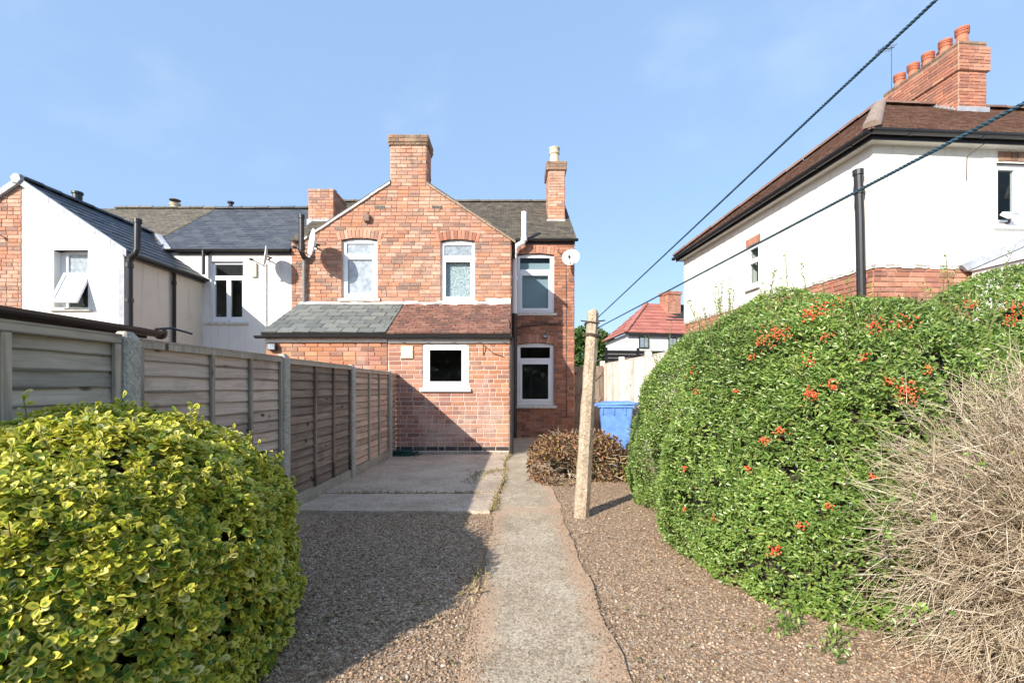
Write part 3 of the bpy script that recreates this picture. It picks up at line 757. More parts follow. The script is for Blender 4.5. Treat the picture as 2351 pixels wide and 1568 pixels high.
for w_ in (W3, W4): arch(HA, rwall, K['red_brick'], (0, D3, 0), UX, NY, w_[0] - .06, w_[1] + .06, w_[3], .05, .21, 12)
brick_wall(HB, rwall, K['gable'], (hx1, D3, 0), V((0, 1, 0)), UX, 0, mez, lambda z: 0, lambda z: 5.9, mortar=K['mortar'], seed=12)
sx0 = X(669, D3)
sw_ = MB().box(sx0 + .01, gx0 + .3, D3 + .03, D3 + .2, 0, mez - .1).build('rear_wall', K['mortar'], house)
brick_wall(HB, sw_, K['gable'], (0, D3, 0), UX, NY, 2.3, mez - .1, lambda z: sx0, lambda z: gx0 + .1, mortar=K['mortar'], course=.078, seed=13)
# roofs
HT = Pieces('roof_tile', 'tile_courses', 290)
mrz = Z(465, DR); msl = (mrz - mez) / (DR - D3)
roof = MB().prism([(sx0 + .02, D3 - .02, mez - .06), (sx0 + .02, DR, mrz - .09), (sx0 + .02, DR + 3, mez - .06)], (hx1 - sx0 - .04, 0, 0)).build('roof', K['dark_mortar'], house)
tiled(HT, roof, K['oldtile'], (gx1 - 2.2, D3 - .12, mez - .084), (hx1 + .07, D3 - .12, mez - .084), (gx1 - 2.2, DR, mrz), (hx1 + .07, DR, mrz), .165, .10, .011, bed=False)
tiled(HT, roof, K['oldtile'], (sx0, D3 - .12, mez - .084), (gx1 - 2.2, D3 - .12, mez - .084), (sx0, DR, mrz), (gx1 - 2.2, DR, mrz), .165, .10, .011, bed=False)
MB().prism([(sx0, DR, mrz - .02), (hx1 + .07, DR, mrz - .02), (hx1 + .07, DR + 3.1, mez - .1), (sx0, DR + 3.1, mez - .1)], (0, 0, -.03)).build('roof_slope', K['oldtile'], roof)
ridge_tiles(roof, K['oldtile'], (sx0, DR, mrz), (hx1 + .05, DR, mrz), 22, .10)
# slopes of the wing, verge boards
for s_, xe in ((-1, gx0), (1, gx1)):
    xo = xe + s_ * .10; zo = gez - gsl * .10
    top = (gxm, gez + gsl * (gx1 - gxm))
    xc = c0 if s_ < 0 else c1; zc_ = zc(xc)
    MB().prism([(xo, D2 - .035, zo), (xc, D2 - .035, zc_), (xc, D2 - .035, zc_ + .045), (xo, D2 - .035, zo + .045)], (0, 3.2, 0)).build('wing_roof', K['oldtile'], roof)
    MB().prism([(xc, D2 + .56, zc_), (top[0], D2 + .56, top[1]), (top[0], D2 + .56, top[1] + .045), (xc, D2 + .56, zc_ + .045)], (0, 2.6, 0)).build('wing_roof', K['oldtile'], roof)
    vb = MB()
    xa, za, xb, zb = xo, zo - .02, (c0 if s_ < 0 else c1), zc(c0 if s_ < 0 else c1) - .005
    nseg = 9
    for k in range(nseg):
        f0, f1 = k / nseg, (k + .96) / nseg; dz = random.uniform(-.006, .006)
        P = lambda f, h: (xa + (xb - xa) * f, D2 - .05, za + (zb - za) * f + h + dz)
        vb.prism([P(f0, -.022), P(f1, -.022), P(f1, .018), P(f0, .018)], (0, .05, 0))
    vb.build('verge', K['paint' if s_ < 0 else 'dark_mortar'], roof)
# stacks
chimney(HB, house, (X(1259.5, 13.54), 13.54), UX, V((0, 1, 0)), .455, .85, 5.75, Z(372, 13.54), 'gable', over=.05, cap_rows=3, capmat='sooty_brick')
cz_ = Z(372, 13.54)
MB().prism([(1.03, 13.55, cz_), (1.47, 13.55, cz_), (1.42, 13.7, cz_ + .06), (1.1, 13.7, cz_ + .06)], (0, .6, 0)).build('flaunching', K['dark_mortar'], house)
pot('chimney_pot', house, (X(1273, 13.8), 13.8, cz_ + .02), .15, .48, 'buffpot')
fl = MB()
for i in range(5): fl.box(X(1258, 13.5) - .03 + i * .105, X(1258, 13.5) + .07 + i * .105, 13.47, 13.53, 5.87 - .0 * i, 5.99)
fl.build('flashing', K['sill'], house)
chimney(HB, house, (X(708.5, 13.5), 13.5), UX, V((0, 1, 0)), .70, 1.0, 5.75, Z(434.5, 13.5), 'gable', over=.012, cap_rows=1)
MB().box(X(708.5, 13.5) - .03, X(708.5, 13.5) + .74, 13.44, 13.485, 5.80, 5.99).build('flashing', K['lead'], house)
for dx in (.3, .62):
    MB().lathe([(.05, 0), (.05, .05), (.07, .06), (.02, .1)], (X(708.5, 13.5) + dx, 13.8, Z(434.5, 13.5)), n=10).build('chimney_vent', K['black'], house)
# windows of the brick house
fx = lambda a, b, c, d, dd, kind, pane, back=None: (X(a, dd), X(b, dd), Z(d, dd), Z(c, dd), kind, pane, back)
window(house, (0, D2, 0), UX, NY, *W1, [fx(794, 858, 558, 581, D2, 'fixed', 'frost'), fx(791, 860, 589, 679, D2, 'sash', 'frost', None)], .055, sw=.055)
window(house, (0, D2, 0), UX, NY, *W2, [fx(1019, 1083, 562, 586, D2, 'fixed', 'frostgrey'), fx(1018, 1084, 596, 685, D2, 'sash', 'glass', ('lace', 0, 1))], .055, sw=.045)
window(house, (0, D3, 0), UX, NY, *W3, [fx(1194, 1263, 591, 618, D3, 'fixed', 'glass', ('skyblind', -.1, .62)), fx(1194, 1264, 627, 712, D3, 'sash', 'glass', ('skyblind', -.05, 1.05))], .05, sw=.055)
window(house, (0, D3, 0), UX, NY, *W4, [fx(1195, 1263, 797, 822, D3, 'fixed', 'glass'), fx(1194, 1264, 831, 921, D3, 'sash', 'glass')], .05, sw=.055)
# gutters, pipes, fittings
MB().box(gx1 + .02, hx1 + .02, D3 - .03, D3, mez - .13, mez - .02).build('fascia', K['black'], house)
gutter(house, (gx1 + .01, D3 - .1, mez - .03), (hx1 + .09, D3 - .1, mez - .03), .06, brk=3)
gutter(house, (gx0 - .16, D2 - .02, gez - .10), (gx0 - .16, D3 + .1, gez - .10), .055)
MB().box(gx0 - .10, gx0 - .004, D2 - .045, D3, gez - .22, gez - .1).build('eaves_board', K['paint'], house)
px_, d_ = 1181, 12.0
pipe(house, [(X(1203, d_), d_, Z(487, d_)), (X(1203, d_), d_, Z(548, d_)), (X(1201, d_), d_, Z(557, d_)), (X(1186, d_), d_, Z(565, d_)), (X(px_, d_), d_, Z(576, d_)), (X(px_, d_), d_, Z(720, d_))], .066, 'upvc', 'soil_pipe',
     [((X(1203, d_), d_, Z(550, d_)), (0, 0, 1)), ((X(px_, d_), d_, Z(580, d_)), (0, 0, 1)), ((X(px_, d_), d_, Z(640, d_)), (0, 0, 1))])
pipe(house, [(X(px_, d_), d_, Z(720, d_)), (X(px_, d_), d_, 0)], .06, 'black', 'soil_pipe', [((X(px_, d_), d_, Z(y, d_)), (0, 0, 1)) for y in (724, 780, 880)])
pipe(house, [(X(692, 10.3), 10.3, Z(495, 10.3)), (X(692, 10.3), 10.3, Z(578, 10.3)), (X(697, 10.36), 10.4, Z(590, 10.3))], .055, 'black', 'soil_pipe', [((X(692, 10.3), 10.3, Z(572, 10.3)), (0, 0, 1)), ((X(692, 10.3), 10.3, Z(498, 10.3)), (0, 0, 1))])
pipe(house, [(X(697, 10.4), 10.42, Z(585, 10.4)), (X(697, 10.4), 10.42, Z(720, 10.4))], .035, 'grey_pipe', 'downpipe', [((X(697, 10.4), 10.42, Z(648, 10.4)), (0, 0, 1))])
MB().tube([at(1196, 749, D3 - .05), at(1250, 744, D3 - .05), at(1291, 743, D3 - .05)], .022, 8).build('dark_bar', K['dark_metal'], house)  # thin dark bar along the wall below the upper window
MB().tube([at(1299, 610, D3 - .02), at(1300, 660, D3 - .02), at(1300, 800, D3 - .02), at(1301, 960, D3 - .02)], .008, 5).build('cable', K['dark_metal'], house)
MB().tube([at(1278, 573, D3 - .02), at(1284, 580, D3 - .02), at(1297, 592, D3 - .2)], .008, 5).build('cable', K['black'], house)
HB.flush(); HA.flush(); HT.flush()
def bulkhead(name, label, cat, c, w_, h_, d__, mat, face='frostgrey'):
    c = V(c); t = thing(name, label, cat, c)
    MB().box(c.x - w_ / 2, c.x + w_ / 2, c.y - d__, c.y, c.z - h_ / 2, c.z + h_ / 2).build('housing', K[mat], t, bevel=.008)
    MB().box(c.x - w_ * .4, c.x + w_ * .4, c.y - d__ - .006, c.y - d__, c.z - h_ * .38, c.z + h_ * .38).build('lens', K[face], t)
    MB().tube([c + V((0, 0, h_ / 2)), c + V((0, -.02, h_ / 2 + .04)), c + V((.03, 0, h_ / 2 + .06))], .008, 6).build('bracket', K['dark_metal'], t)
    return t
bulkhead('alarm_box', 'brown alarm box high on the brick gable above the left window', 'alarm box', (X(844, D2), D2 - .016, Z(503, D2)), .13, .15, .08, 'brownbox', 'brownbox')
bulkhead('wall_lamp', 'small dark lamp over the ground floor window by the soil pipe', 'wall lamp', (X(1251, D3), D3 - .02, Z(773, D3)), .11, .09, .08, 'dark_metal')
satellite_dish('pale dish beside the black pipe at the left end of the brick gable', at(722, 560, 10.05), (-.92, -.62, .1), .30, at(722, 566, D2 - .016), 'satellite dishes on the house walls')
satellite_dish('stained cream dish at the right corner of the brick house', at(1311, 593, 11.85), (-.25, -.95, .28), .215, at(1298, 590, D3 - .016), 'satellite dishes on the house walls')

# ================================================================== LEAN-TOS
lx0, lx1, lxm = X(610, D1), X(1169, D1), -2.345
ez, tz = Z(768, D1), Z(698, D2)
W5 = (X(970, D1), X(1075, D1), Z(890, D1), Z(790, D1))
lt = thing('lean_to', 'brick lean-to under a red tiled roof with one small square white window', 'lean-to', (-1.2, D1, 0), 'lean-tos on the back of the brick house')
LB = Pieces('brick', 'brickwork', 290); LT = Pieces('roof_tile', 'tile_courses', 295)
lwm = MB(); grid_minus(lwm, V((0, D1, 0)), UX, NY, lxm + .01, lx1 - .004, 0, ez - .1, [(W5[0] - .33, W5[1] + .33, W5[2] - .23, ez - .1)], -.28, -.22)
lw = lwm.build('front_wall', K['pink_mortar'], lt)
def lmat(x, z):
    if z < .16: return K['blue_brick']
    return K['leanbrick'] if z < 1.72 + .3 * math.sin(x * 2.1) and x < -.25 else K['leanbrick_orange']
brick_wall(LB, lw, K['leanbrick'], (0, D1, 0), UX, NY, .085, ez - .07, lambda z: lxm + .003, lambda z: lx1, [W5], course=.0848, bl=.24, mortar=None, mat_fn=lmat, seed=21, T=.009, joint=.017)
brick_wall(Pieces('x', 'x'), lw, K['leanbrick'], (0, D1, 0), UX, NY, .0, ez - .07, lambda z: lxm + .003, lambda z: lx1, [W5], mortar=K['pink_mortar'])
brick_wall(LB, lw, K['leanbrick_orange'], (lx1, D1, 0), V((0, 1, 0)), UX, .085, ez + .3, lambda z: 0, lambda z: min(D2 - D1, 1.4), mortar=K['mortar'], course=.0848, seed=22)
pl = MB()
xx = lxm
while xx < lx1 - .1:
    L = random.uniform(.25, .5); x2 = min(xx + L, lx1)
    pl.box(xx + .01, x2 - .01, D1 - random.uniform(.015, .05), D1 + .05, -.02, random.uniform(.06, .082)); xx = x2
pl.build('footing_stone', plain('crumbling footing', (.40, .34, .29), .95, .3, 12, bumpy=.6), lt)
window(lt, (0, D1, 0), UX, NY, *W5, [fx(976, 1070, 793, 886, D1, 'sash', 'glass')], 0, sillmat='upvc', rec=.02, sw=.085, sill_over=.05, reveal='pink_mortar')
rf = MB().prism([(lxm, D1 - .02, ez - .02), (lxm, D2 - .01, tz - .06), (lxm, D2 - .01, ez - .02)], (lx1 - lxm - .01, 0, 0)).build('roof', K['felt'], lt)
tiled(LT, rf, K['redtile'], (lxm + .01, D1 - .14, ez + .0), (lx1 + .03, D1 - .14, ez), (lxm + .01, D2 - .02, tz), (lx1 + .03, D2 - .02, tz), .168, .115, .017, jit=.011, bedmat=K['felt'])
MB().box(lxm + .02, lx1 + .01, D1 - .05, D1 - .018, ez - .16, ez - .03).build('fascia', K['paint'], lt)
gutter(lt, (lxm - .02, D1 - .12, ez - .045), (lx1 + .06, D1 - .12, ez - .045), .055, brk=5)
fs_ = MB()
xx = lxm
while xx < lx1 - .05:
    L = random.uniform(.12, .3); x2 = min(xx + L, lx1 + .02); h_ = random.uniform(.03, .06) + (.07 if xx > -.75 else 0)
    fs_.prism([(xx, D2 - .016, tz + h_), (x2, D2 - .016, tz + h_ + random.uniform(-.01, .01)), (x2, D2 - .13, tz - .01), (xx, D2 - .13, tz - .012)], (0, 0, -.03)); xx = x2
fs_.build('mortar_flashing', K['paint'], lt)
pipe(lt, [(lx1 + .05, D1 - .08, ez - .08), (lx1 + .05, D1 - .05, ez - .2), (lx1 + .05, D1 - .05, .02)], .034, 'black', 'downpipe', [((lx1 + .05, D1 - .05, z), (0, 0, 1)) for z in (.5, 1.3, 2.0)])
vg = MB().box(X(921, D1), X(949, D1), D1 - .03, D1 - .012, Z(823, D1), Z(794, D1)).build('wall_vent', K['beige'], lt, bevel=.004)
vl = MB()
for i in range(5):
    z_ = Z(823, D1) + .03 + i * .036; vl.box(X(921, D1) + .02, X(949, D1) - .02, D1 - .036, D1 - .03, z_, z_ + .02)
vl.build('louvre', K['paint'], vg)
MB().tube([(X(1110, D1), D1 - .02, Z(815, D1)), (X(1110, D1), D1 - .06, Z(800, D1)), (X(1110, D1), D1 - .06, Z(790, D1))], .01, 6).build('hook', K['dark_metal'], lt)
MB().tube([(X(1110, D1), D1 - .05, Z(793, D1)), (X(1135, D1), D1 - .03, Z(812, D1)), (X(1158, D1), D1 - .025, Z(820, D1))], .006, 5).build('cable', K['dark_metal'], lt)
LB.flush(); LT.flush()

l2 = thing('lean_to', 'brick lean-to under a grey slate roof behind the garden fence', 'lean-to', (-3.5, D1, 0), 'lean-tos on the back of the brick house')
SB = Pieces('brick', 'brickwork', 290); SS = Pieces('slate', 'slate_courses', 290)
lw2 = MB().box(lx0 + .03, lxm - .01, D1 + .05, D1 + .28, 0, ez - .05).build('front_wall', K['mortar'], l2)
brick_wall(SB, lw2, K['leanbrick_orange'], (0, D1, 0), UX, NY, .0, ez - .07, lambda z: lx0 + .02, lambda z: lxm - .003, [], course=.0848, bl=.24, mortar=K['mortar'], seed=31, mat_fn=lambda x, z: K['leanbrick' if x > -3.0 and z > 1.5 + .2 * math.sin(5 * x) else 'leanbrick_orange'])
brick_wall(SB, lw2, K['leanbrick_orange'], (lx0 + .02, D2, 0), V((0, -1, 0)), -UX, .0, ez - .07, lambda z: 0, lambda z: D2 - D1, mortar=K['mortar'], seed=32)
rf2 = MB().prism([(lx0 + .03, D1 - .02, ez - .02), (lx0 + .03, D2 - .01, tz - .06), (lx0 + .03, D2 - .01, ez - .02)], (lxm - lx0 - .04, 0, 0)).build('roof', K['felt'], l2)
tiled(SS, rf2, K['slate'], (lx0 - .02, D1 - .14, ez + .02), (lxm + .0, D1 - .14, ez + .02), (lx0 + .02, D2 - .02, tz + .02), (lxm + .0, D2 - .02, tz + .02), .30, .235, .011, jit=.006, gap=.013)
MB().box(lx0 + .02, lxm - .0, D1 - .05, D1 - .018, ez - .15, ez - .02).build('fascia', K['paint'], l2)
gutter(l2, (lx0 - .13, D1 - .13, ez - .035), (lxm - .02, D1 - .13, ez - .035), .055, brk=5)
fs_ = MB(); xx = lx0 + .03
while xx < lxm - .02:
    L = random.uniform(.12, .3); x2 = min(xx + L, lxm - .003); h_ = random.uniform(.03, .06)
    fs_.prism([(xx, D2 - .016, tz + h_), (x2, D2 - .016, tz + h_), (x2, D2 - .13, tz + .01), (xx, D2 - .13, tz + .008)], (0, 0, -.03)); xx = x2
fs_.build('mortar_flashing', K['sill'], l2)
SB.flush(); SS.flush()
bulkhead('security_light', 'small square floodlight under the slate lean-to eaves beside the fence', 'floodlight', (X(629, D1), D1 - .02, Z(797, D1)), .16, .13, .09, 'black')

# ================================================================== WHITE HOUSE (left)
D5 = 9.73
wx1 = X(284, D5); wpx = X(50, D5); wz = Z(571, D5); wap = Z(415, D5); wsl = (wap - wz) / (wx1 - wpx)
wh = thing('white_house', 'white rendered terraced house with dark slate roofs and a tilted open window', 'house', ((wpx + wx1) / 2, D5, 0))
W7 = (X(124, D5), X(202, D5), Z(706, D5), Z(576, D5))
def poly_wall_with_hole(house, o, outline_lo, outline_hi, z0, z1, hole, mat, name, u=UX, n=NY, arched=0, extra=()):
    brick_wall(Pieces('x', 'x'), house, mat, o, u, n, z0, z1, outline_lo, outline_hi, [hole] + list(extra) if hole else list(extra), mortar=mat, name=name)
poly_wall_with_hole(wh, (0, D5, 0), lambda z: wpx, lambda z: wx1 if z <= wz else wx1 - (z - wz) / wsl, 0, wap - .02, (W7[0], W7[1], W7[2], W7[3] + .012), K['white_render'], 'gable_wall')
W6 = (X(485, D3), X(558, D3), Z(738, D3), Z(602, D3))
wez = Z(571, D3); wrz = Z(480, DR)
poly_wall_with_hole(wh, (0, D3, 0), lambda z: wx1 - .02, lambda z: sx0, 0, wez - .09, (W6[0], W6[1], W6[2], W6[3] + .016), K['white_render'], 'rear_wall')
MB().quad((wpx, D3 + .003, 3.6), (wx1 - .02, D3 + .003, 3.6), (wx1 - .02, D3 + .003, wez - .09), (wpx, D3 + .003, wez - .09)).build('rear_wall', K['white_render'], wh)
MB().box(wx1 - .3, wx1, D5 + .002, D3 - .002, 0, wz - .02).build('side_wall', render_mat('shade toned side render', (.74, .68, .58), (.5, .4, .3), .3), wh)  # white wall on the shaded side; the shade is put into this beige
MB().box(wx1 - .10, wx1 + .012, D5 - .006, D5 + .09, 0, wz - .06).build('quoin', K['lead'], wh)
MB().box(sx0 - 1.6, sx0 - 1.592, D3 - .004, D3 + .1, 0, 3.0).build('render_joint', K['sill'], wh)
# arched plaster soffits over the window heads are the render thickness
window(wh, (0, D5, 0), UX, NY, *W7, [fx(141, 199, 580, 622, D5, 'fixed', 'frostgrey'), fx(141, 199, 628, 703, D5, 'fixed', 'glass')], .03, rec=.15, reveal='white_render', sillmat='sill')
# the tilted sash, hinged at the top
hz_ = Z(627, D5); sv = MB(); s0, s1 = X(140, D5), X(201, D5); tl = .72; an = R(26)
dn = V((0, -math.sin(an), -math.cos(an))); out = V((0, -math.cos(an), math.sin(an)))
for a, b, c, d in ((s0, s0 + .06, 0, tl), (s1 - .06, s1, 0, tl), (s0 + .06, s1 - .06, 0, .06), (s0 + .06, s1 - .06, tl - .06, tl)):
    sv.obox(V((a, D5 + .10, hz_)) + dn * c, (b - a, 0, 0), dn * (d - c), out * .045)
so_ = sv.build('open_sash', K['upvc'], wh)
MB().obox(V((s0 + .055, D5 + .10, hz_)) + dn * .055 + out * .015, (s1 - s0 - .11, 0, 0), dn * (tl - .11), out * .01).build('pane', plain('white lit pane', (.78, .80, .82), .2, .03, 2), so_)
window(wh, (0, D3, 0), UX, NY, *W6, [fx(491, 556, 606, 632, D3, 'fixed', 'glass'), fx(491, 517, 642, 727, D3, 'fixed', 'glass'), fx(527, 553, 642, 727, D3, 'fixed', 'glass')], .035, rec=.06, reveal='white_render', sill_over=.14)
WT = Pieces('roof_slate', 'slate_courses', 290)
wr = MB().prism([(wpx + .62, D3 - .02, wez - .08), (wpx + .62, DR, wrz - .12), (wpx + .62, DR + 3, wez - .08)], (sx0 - wpx - .64, 0, 0)).build('roof', K['felt'], wh)
tiled(WT, wr, K['darkslate'], (wpx + .6, D3 - .12, wez - .06), (sx0 + .0, D3 - .12, wez - .06), (wpx + .6, DR, wrz), (sx0 - .0, DR, wrz), .30, .20, .006, jit=.003)
ridge_tiles(wr, K['darkslate'], (wpx + .6, DR, wrz), (sx0, DR, wrz), 9, .10)
yv = D3 + (wap - wez) / ((wrz - wez) / (DR - D3)) + .25
ov = .12
tiled(WT, wr, K['darkslate'], (wx1 + ov, D5 - .06, wz - wsl * ov), (wx1 + ov, D3, wz - wsl * ov), (wpx, D5 - .06, wap + .02), (wpx, yv, wap + .02), .33, .27, .012, jit=.003)
ridge_tiles(wr, K['darkslate'], (wpx, D5 - .02, wap + .03), (wpx, yv, wap + .03), 9, .10)
# dry verge strip and ridge end cap
P = lambda f, h: (wx1 + ov + (wpx - wx1 - ov) * f, D5 - .09, wz - wsl * ov + (wap - wz + wsl * ov) * f + h)
dv = MB()
for k in range(7): dv.prism([P(k / 7, -.09), P((k + .985) / 7, -.09), P((k + .985) / 7, .045), P(k / 7, .045)], (0, .085, 0))
dv.build('verge', K['lead'], wh)
MB().lathe([(.02, 0), (.115, .0), (.12, .04), (.105, .08)], (wpx, D5 - .05, wap + .0), (0, -1, 0), 6).build('ridge_cap', K['lead'], wh)
gutter(wh, (wx1 + ov + .05, D5 - .08, wz - .09), (wx1 + ov + .05, D3 - .05, wz - .09), .055)
MB().box(wx1 + .01, wx1 + ov - .01, D5 - .03, D3 - .03, wz - .17, wz - .1).build('fascia', K['black'], wh)
gutter(wh, (X(385, D3), D3 - .11, wez - .05), (sx0, D3 - .11, wez - .05), .055)
MB().box(wx1 - .6, sx0, D3 - .03, D3 - .004, wez - .17, wez - .09).build('fascia', K['black'], wh)
MB().prism([(X(368, 13.1), 12.9, Z(545, 13.1)), (X(376, 13), 12.9, Z(545, 13)), (X(400, D3), D3 - .13, Z(573, D3 - .1)), (X(388, D3), D3 - .13, Z(575, D3 - .1))], (0, 0, .04)).build('valley_flashing', K['lead'], wh)
pipe(wh, [at(316, 504, D5 - .05), at(315, 574, D5 - .05), at(312, 582, D5 - .05), at(300, 593, D5 - .02), at(297, 604, D5 - .02), at(297, 790, D5 - .02)], .062, 'black', 'soil_pipe', [(at(316, 508, D5 - .05), (0, 0, 1)), (at(297, 610, D5 - .02), (0, 0, 1)), (at(297, 690, D5 - .02), (0, 0, 1))])
d_ = (wx1 + .06) * F / (400 - CX)
pipe(wh, [at(400, 612, d_), at(400, 800, d_)], .04, 'darkwood', 'downpipe', [(at(400, 650, d_), (0, 0, 1))])
pipe(wh, [at(467, 575, D3 - .12), at(467, 630, D3 - .12)], .04, 'black', 'downpipe')
pipe(wh, [at(611, 605, D3 - .02), at(611, 800, D3 - .02)], .012, 'sill', 'cable')
MB().obox(at(577, 636, D3 - .05), (.13, 0, 0), (0, .045, 0), (0, 0, .36)).build('meter_box', K['beige'], wh, bevel=.01)
MB().lathe([(.09, 0), (.09, .14), (.11, .15), (.11, .2)], (wpx - .02, 11.0, wap + .08), n=12).build('roof_vent', K['black'], wh)
WT.flush()
satellite_dish('white dish on the white rendered wall right of its window', at(613, 590, 11.78), (-.9, -.52, .12), .26, at(614, 596, D3 - .004), 'satellite dishes on the house walls')
bo = thing('soap_bottle', 'small clear soap bottle standing behind the white house kitchen window', 'bottle', (X(496, D3), D3 + .16, W6[2] + .004))
MB().lathe([(.03, 0), (.034, .02), (.034, .11), (.014, .14), (.014, .16)], ORI[bo.name], n=10).build('bottle_body', K['frost'], bo)
MB().tube([ORI[bo.name] + V((0, 0, .16)), ORI[bo.name] + V((0, 0, .19)), ORI[bo.name] + V((-.03, 0, .19))], .007, 6).build('pump', K['upvc'], bo)

# far left house: brick half of that gable and the lichened roof
fl_ = thing('terraced_house', 'red brick terraced house at the far left under an old lichened roof', 'house', (wpx - 1, D5, 0))
FB = Pieces('brick', 'brickwork', 290); FT = Pieces('roof_tile', 'tile_courses', 290)
fw = MB().box(wpx - 2.1, wpx - .005, D5 + .03, D5 + .3, 0, wz).build('gable_wall', K['mortar'], fl_)
brick_wall(FB, fw, K['gable'], (0, D5, 0), UX, NY, 1.4, wap - .06, lambda z: wpx - 2.07 if z <= wz else wpx - 2.07 + (z - wz) / wsl, lambda z: wpx, [], mortar=K['mortar'], seed=41)
P2 = lambda f, h: (wpx - 2.2 + 2.2 * f, D5 - .09, wz - .09 + (wap - wz + .09) * f + h)
dv = MB()
for k in range(7): dv.prism([P2(k / 7, -.09), P2((k + .985) / 7, -.09), P2((k + .985) / 7, .045), P2(k / 7, .045)], (0, .085, 0))
dv.build('verge', K['lead'], fl_)
fr = MB().prism([(wpx - 2.2, D5 - .04, wz - .1), (wpx, D5 - .04, wap), (wpx, D5 - .04, wap + .02), (wpx - 2.2, D5 - .04, wz - .08)], (0, 4, 0)).build('wing_roof', K['darkslate'], fl_)
tiled(FT, fl_, K['mosstile'], (wpx - 3.2, D3 - .12, wez - .06), (wpx + .6, D3 - .12, wez - .06), (wpx - 3.2, DR, wrz), (wpx + .6, DR, wrz), .165, .11, .011)
ridge_tiles(fl_, K['mosstile'], (wpx - 2.6, DR, wrz), (wpx + .6, DR, wrz), 8, .10)
MB().tube([at(0, 540, D5 - .02), at(10, 545, D5 - .04), at(14, 552, D5 - .03)], .012, 6).build('hook', K['dark_metal'], fl_)
hx = X(397, 16)
MB().box(hx - .3, hx + .3, 15.9, 16.4, 6.3, Z(478, 16)).build('chimney', K['dark_mortar'], fl_)
pt_ = pot('chimney_pot', fl_, (hx, 16.1, Z(479, 16)), .16, .2, 'buffpot')
MB().lathe([(.02, 0), (.02, .1), (.17, .11), (.17, .13), (.03, .17)], (hx, 16.1, Z(466, 16)), n=14).build('cowl', K['dark_metal'], pt_)
MB().lathe([(.06, 0), (.06, .12), (.1, .13), (.1, .17), (.02, .2)], (X(530, DR), DR, wrz + .05), n=10).build('roof_vent', K['black'], fl_)
FB.flush(); FT.flush()

# dark shed between the fence and the white house
sh = thing('shed', 'low dark garden shed whose felted roof edge shows over the fence', 'shed', (-4.4, 3.5, 0))
MB().box(-5.3, -3.68, 1.9, 4.62, 0, 1.78).build('wall', K['darkwood'], sh)
MB().prism([(-5.5, 1.7, 1.80), (-3.62, 1.7, 1.80), (-3.62, 1.7, 1.865), (-5.5, 1.7, 2.0)], (0, 3.0, 0)).build('roof', K['felt'], sh)
MB().box(-3.61, -3.58, 1.7, 4.7, 1.77, 1.868).build('fascia', K['darkwood'], sh)
gs = gutter(sh, (-3.51, 1.7, 1.845), (-3.51, 4.78, 1.845), .06)
MB().lathe([(.062, 0), (.062, .03), (.05, .035)], (-3.51, 4.77, 1.83), (0, 1, 0), 14).build('end_cap', K['dark_metal'], gs)
MB().tube([(-3.5, 4.7, 1.86), (-3.45, 4.85, 1.89), (-3.36, 4.92, 1.86), (-3.3, 4.95, 1.84)], .012, 6).build('cable', K['black'], sh)

# ================================================================== RIGHT HOUSE
CO = V((5.46, 7.24, 0)); rs = V((.9975, .0704, 0)).normalized(); bs = V((-.0704, .9975, 0)).normalized()
LEN = 6.68
def L3(a, b, z): return CO + rs * a + bs * b + V((0, 0, z))
rh = thing('rendered_house', 'cream rendered house with hipped brown roof and long brick stack of clay pots', 'house', L3(3, 3, 0))
RBk = Pieces('brick', 'brickwork', 290); RT = Pieces('roof_tile', 'tile_courses', 290)
band, eav = 3.12, 4.95
su, sn = -bs, -rs
FO = L3(0, LEN, 0)
# side wall (u runs from far corner to the near one)
fpx = lambda px: ((px - CX) / F)
def side_u(px):                     # where the ray of a picture column meets the side wall
    k = fpx(px); # point FO + su*t : x = k*y
    return (k * FO.y - FO.x) / (su.x - k * su.y)
ua, ub = side_u(1718), side_u(1741)
yd = FO.y + su.y * (ua + ub) / 2
W8 = (ua, ub, CH + (HZ - 658) * yd / F, CH + (HZ - 562) * yd / F)
brick_wall(Pieces('x', 'x'), rh, None, FO, su, sn, band, eav, lambda z: 0., lambda z: LEN, [W8], mortar=K['cream_render'], name='side_wall')
rb_ = (X(2270, 7.5) - CO.x) / rs.x
W9 = (rb_, rb_ + 1.75, CH + (HZ - 513) * 7.35 / F, CH + (HZ - 372) * 7.35 / F)
brick_wall(Pieces('x', 'x'), rh, None, CO, rs, -bs, band, eav, lambda z: 0., lambda z: 9., [W9], mortar=K['cream_render'], name='rear_wall')
in_ = .03
sb = MB().obox(L3(in_, in_, 0), rs * .2, bs * (LEN - 2 * in_), V((0, 0, band))).build('brick_base', K['mortar'], rh)
brick_wall(RBk, sb, K['red_brick'], FO - sn * in_, su, sn, .0, band - .0, lambda z: 0.03, lambda z: LEN - .03, [], seed=51, course=.078, skip=lambda u, z: z < 2.0)
brick_wall(RBk, sb, K['red_brick'], CO + bs * in_, rs, -bs, .0, band - .0, lambda z: 0.03, lambda z: 8.9, [], mortar=K['mortar'], seed=52, course=.078, skip=lambda u, z: z < 2.0)
dr = MB()                            # rough drip edge of the render
for k in range(90):
    dr.obox(FO + su * (LEN * k / 90) + sn * .0 + V((0, 0, band - random.uniform(.01, .035))), su * (LEN / 90), -sn * .03, V((0, 0, .05)))
for k in range(60):
    dr.obox(CO + rs * (4. * k / 60) + V((0, 0, band - random.uniform(.01, .035))), rs * (4. / 60), bs * .03, V((0, 0, .05)))
dr.build('drip_edge', K['sill'], rh)
O = .15
MB().obox(L3(-O, -O, eav), rs * (9 + O), bs * (LEN + 2 * O), V((0, 0, .03))).build('soffit', K['cream_soffit'], rh)
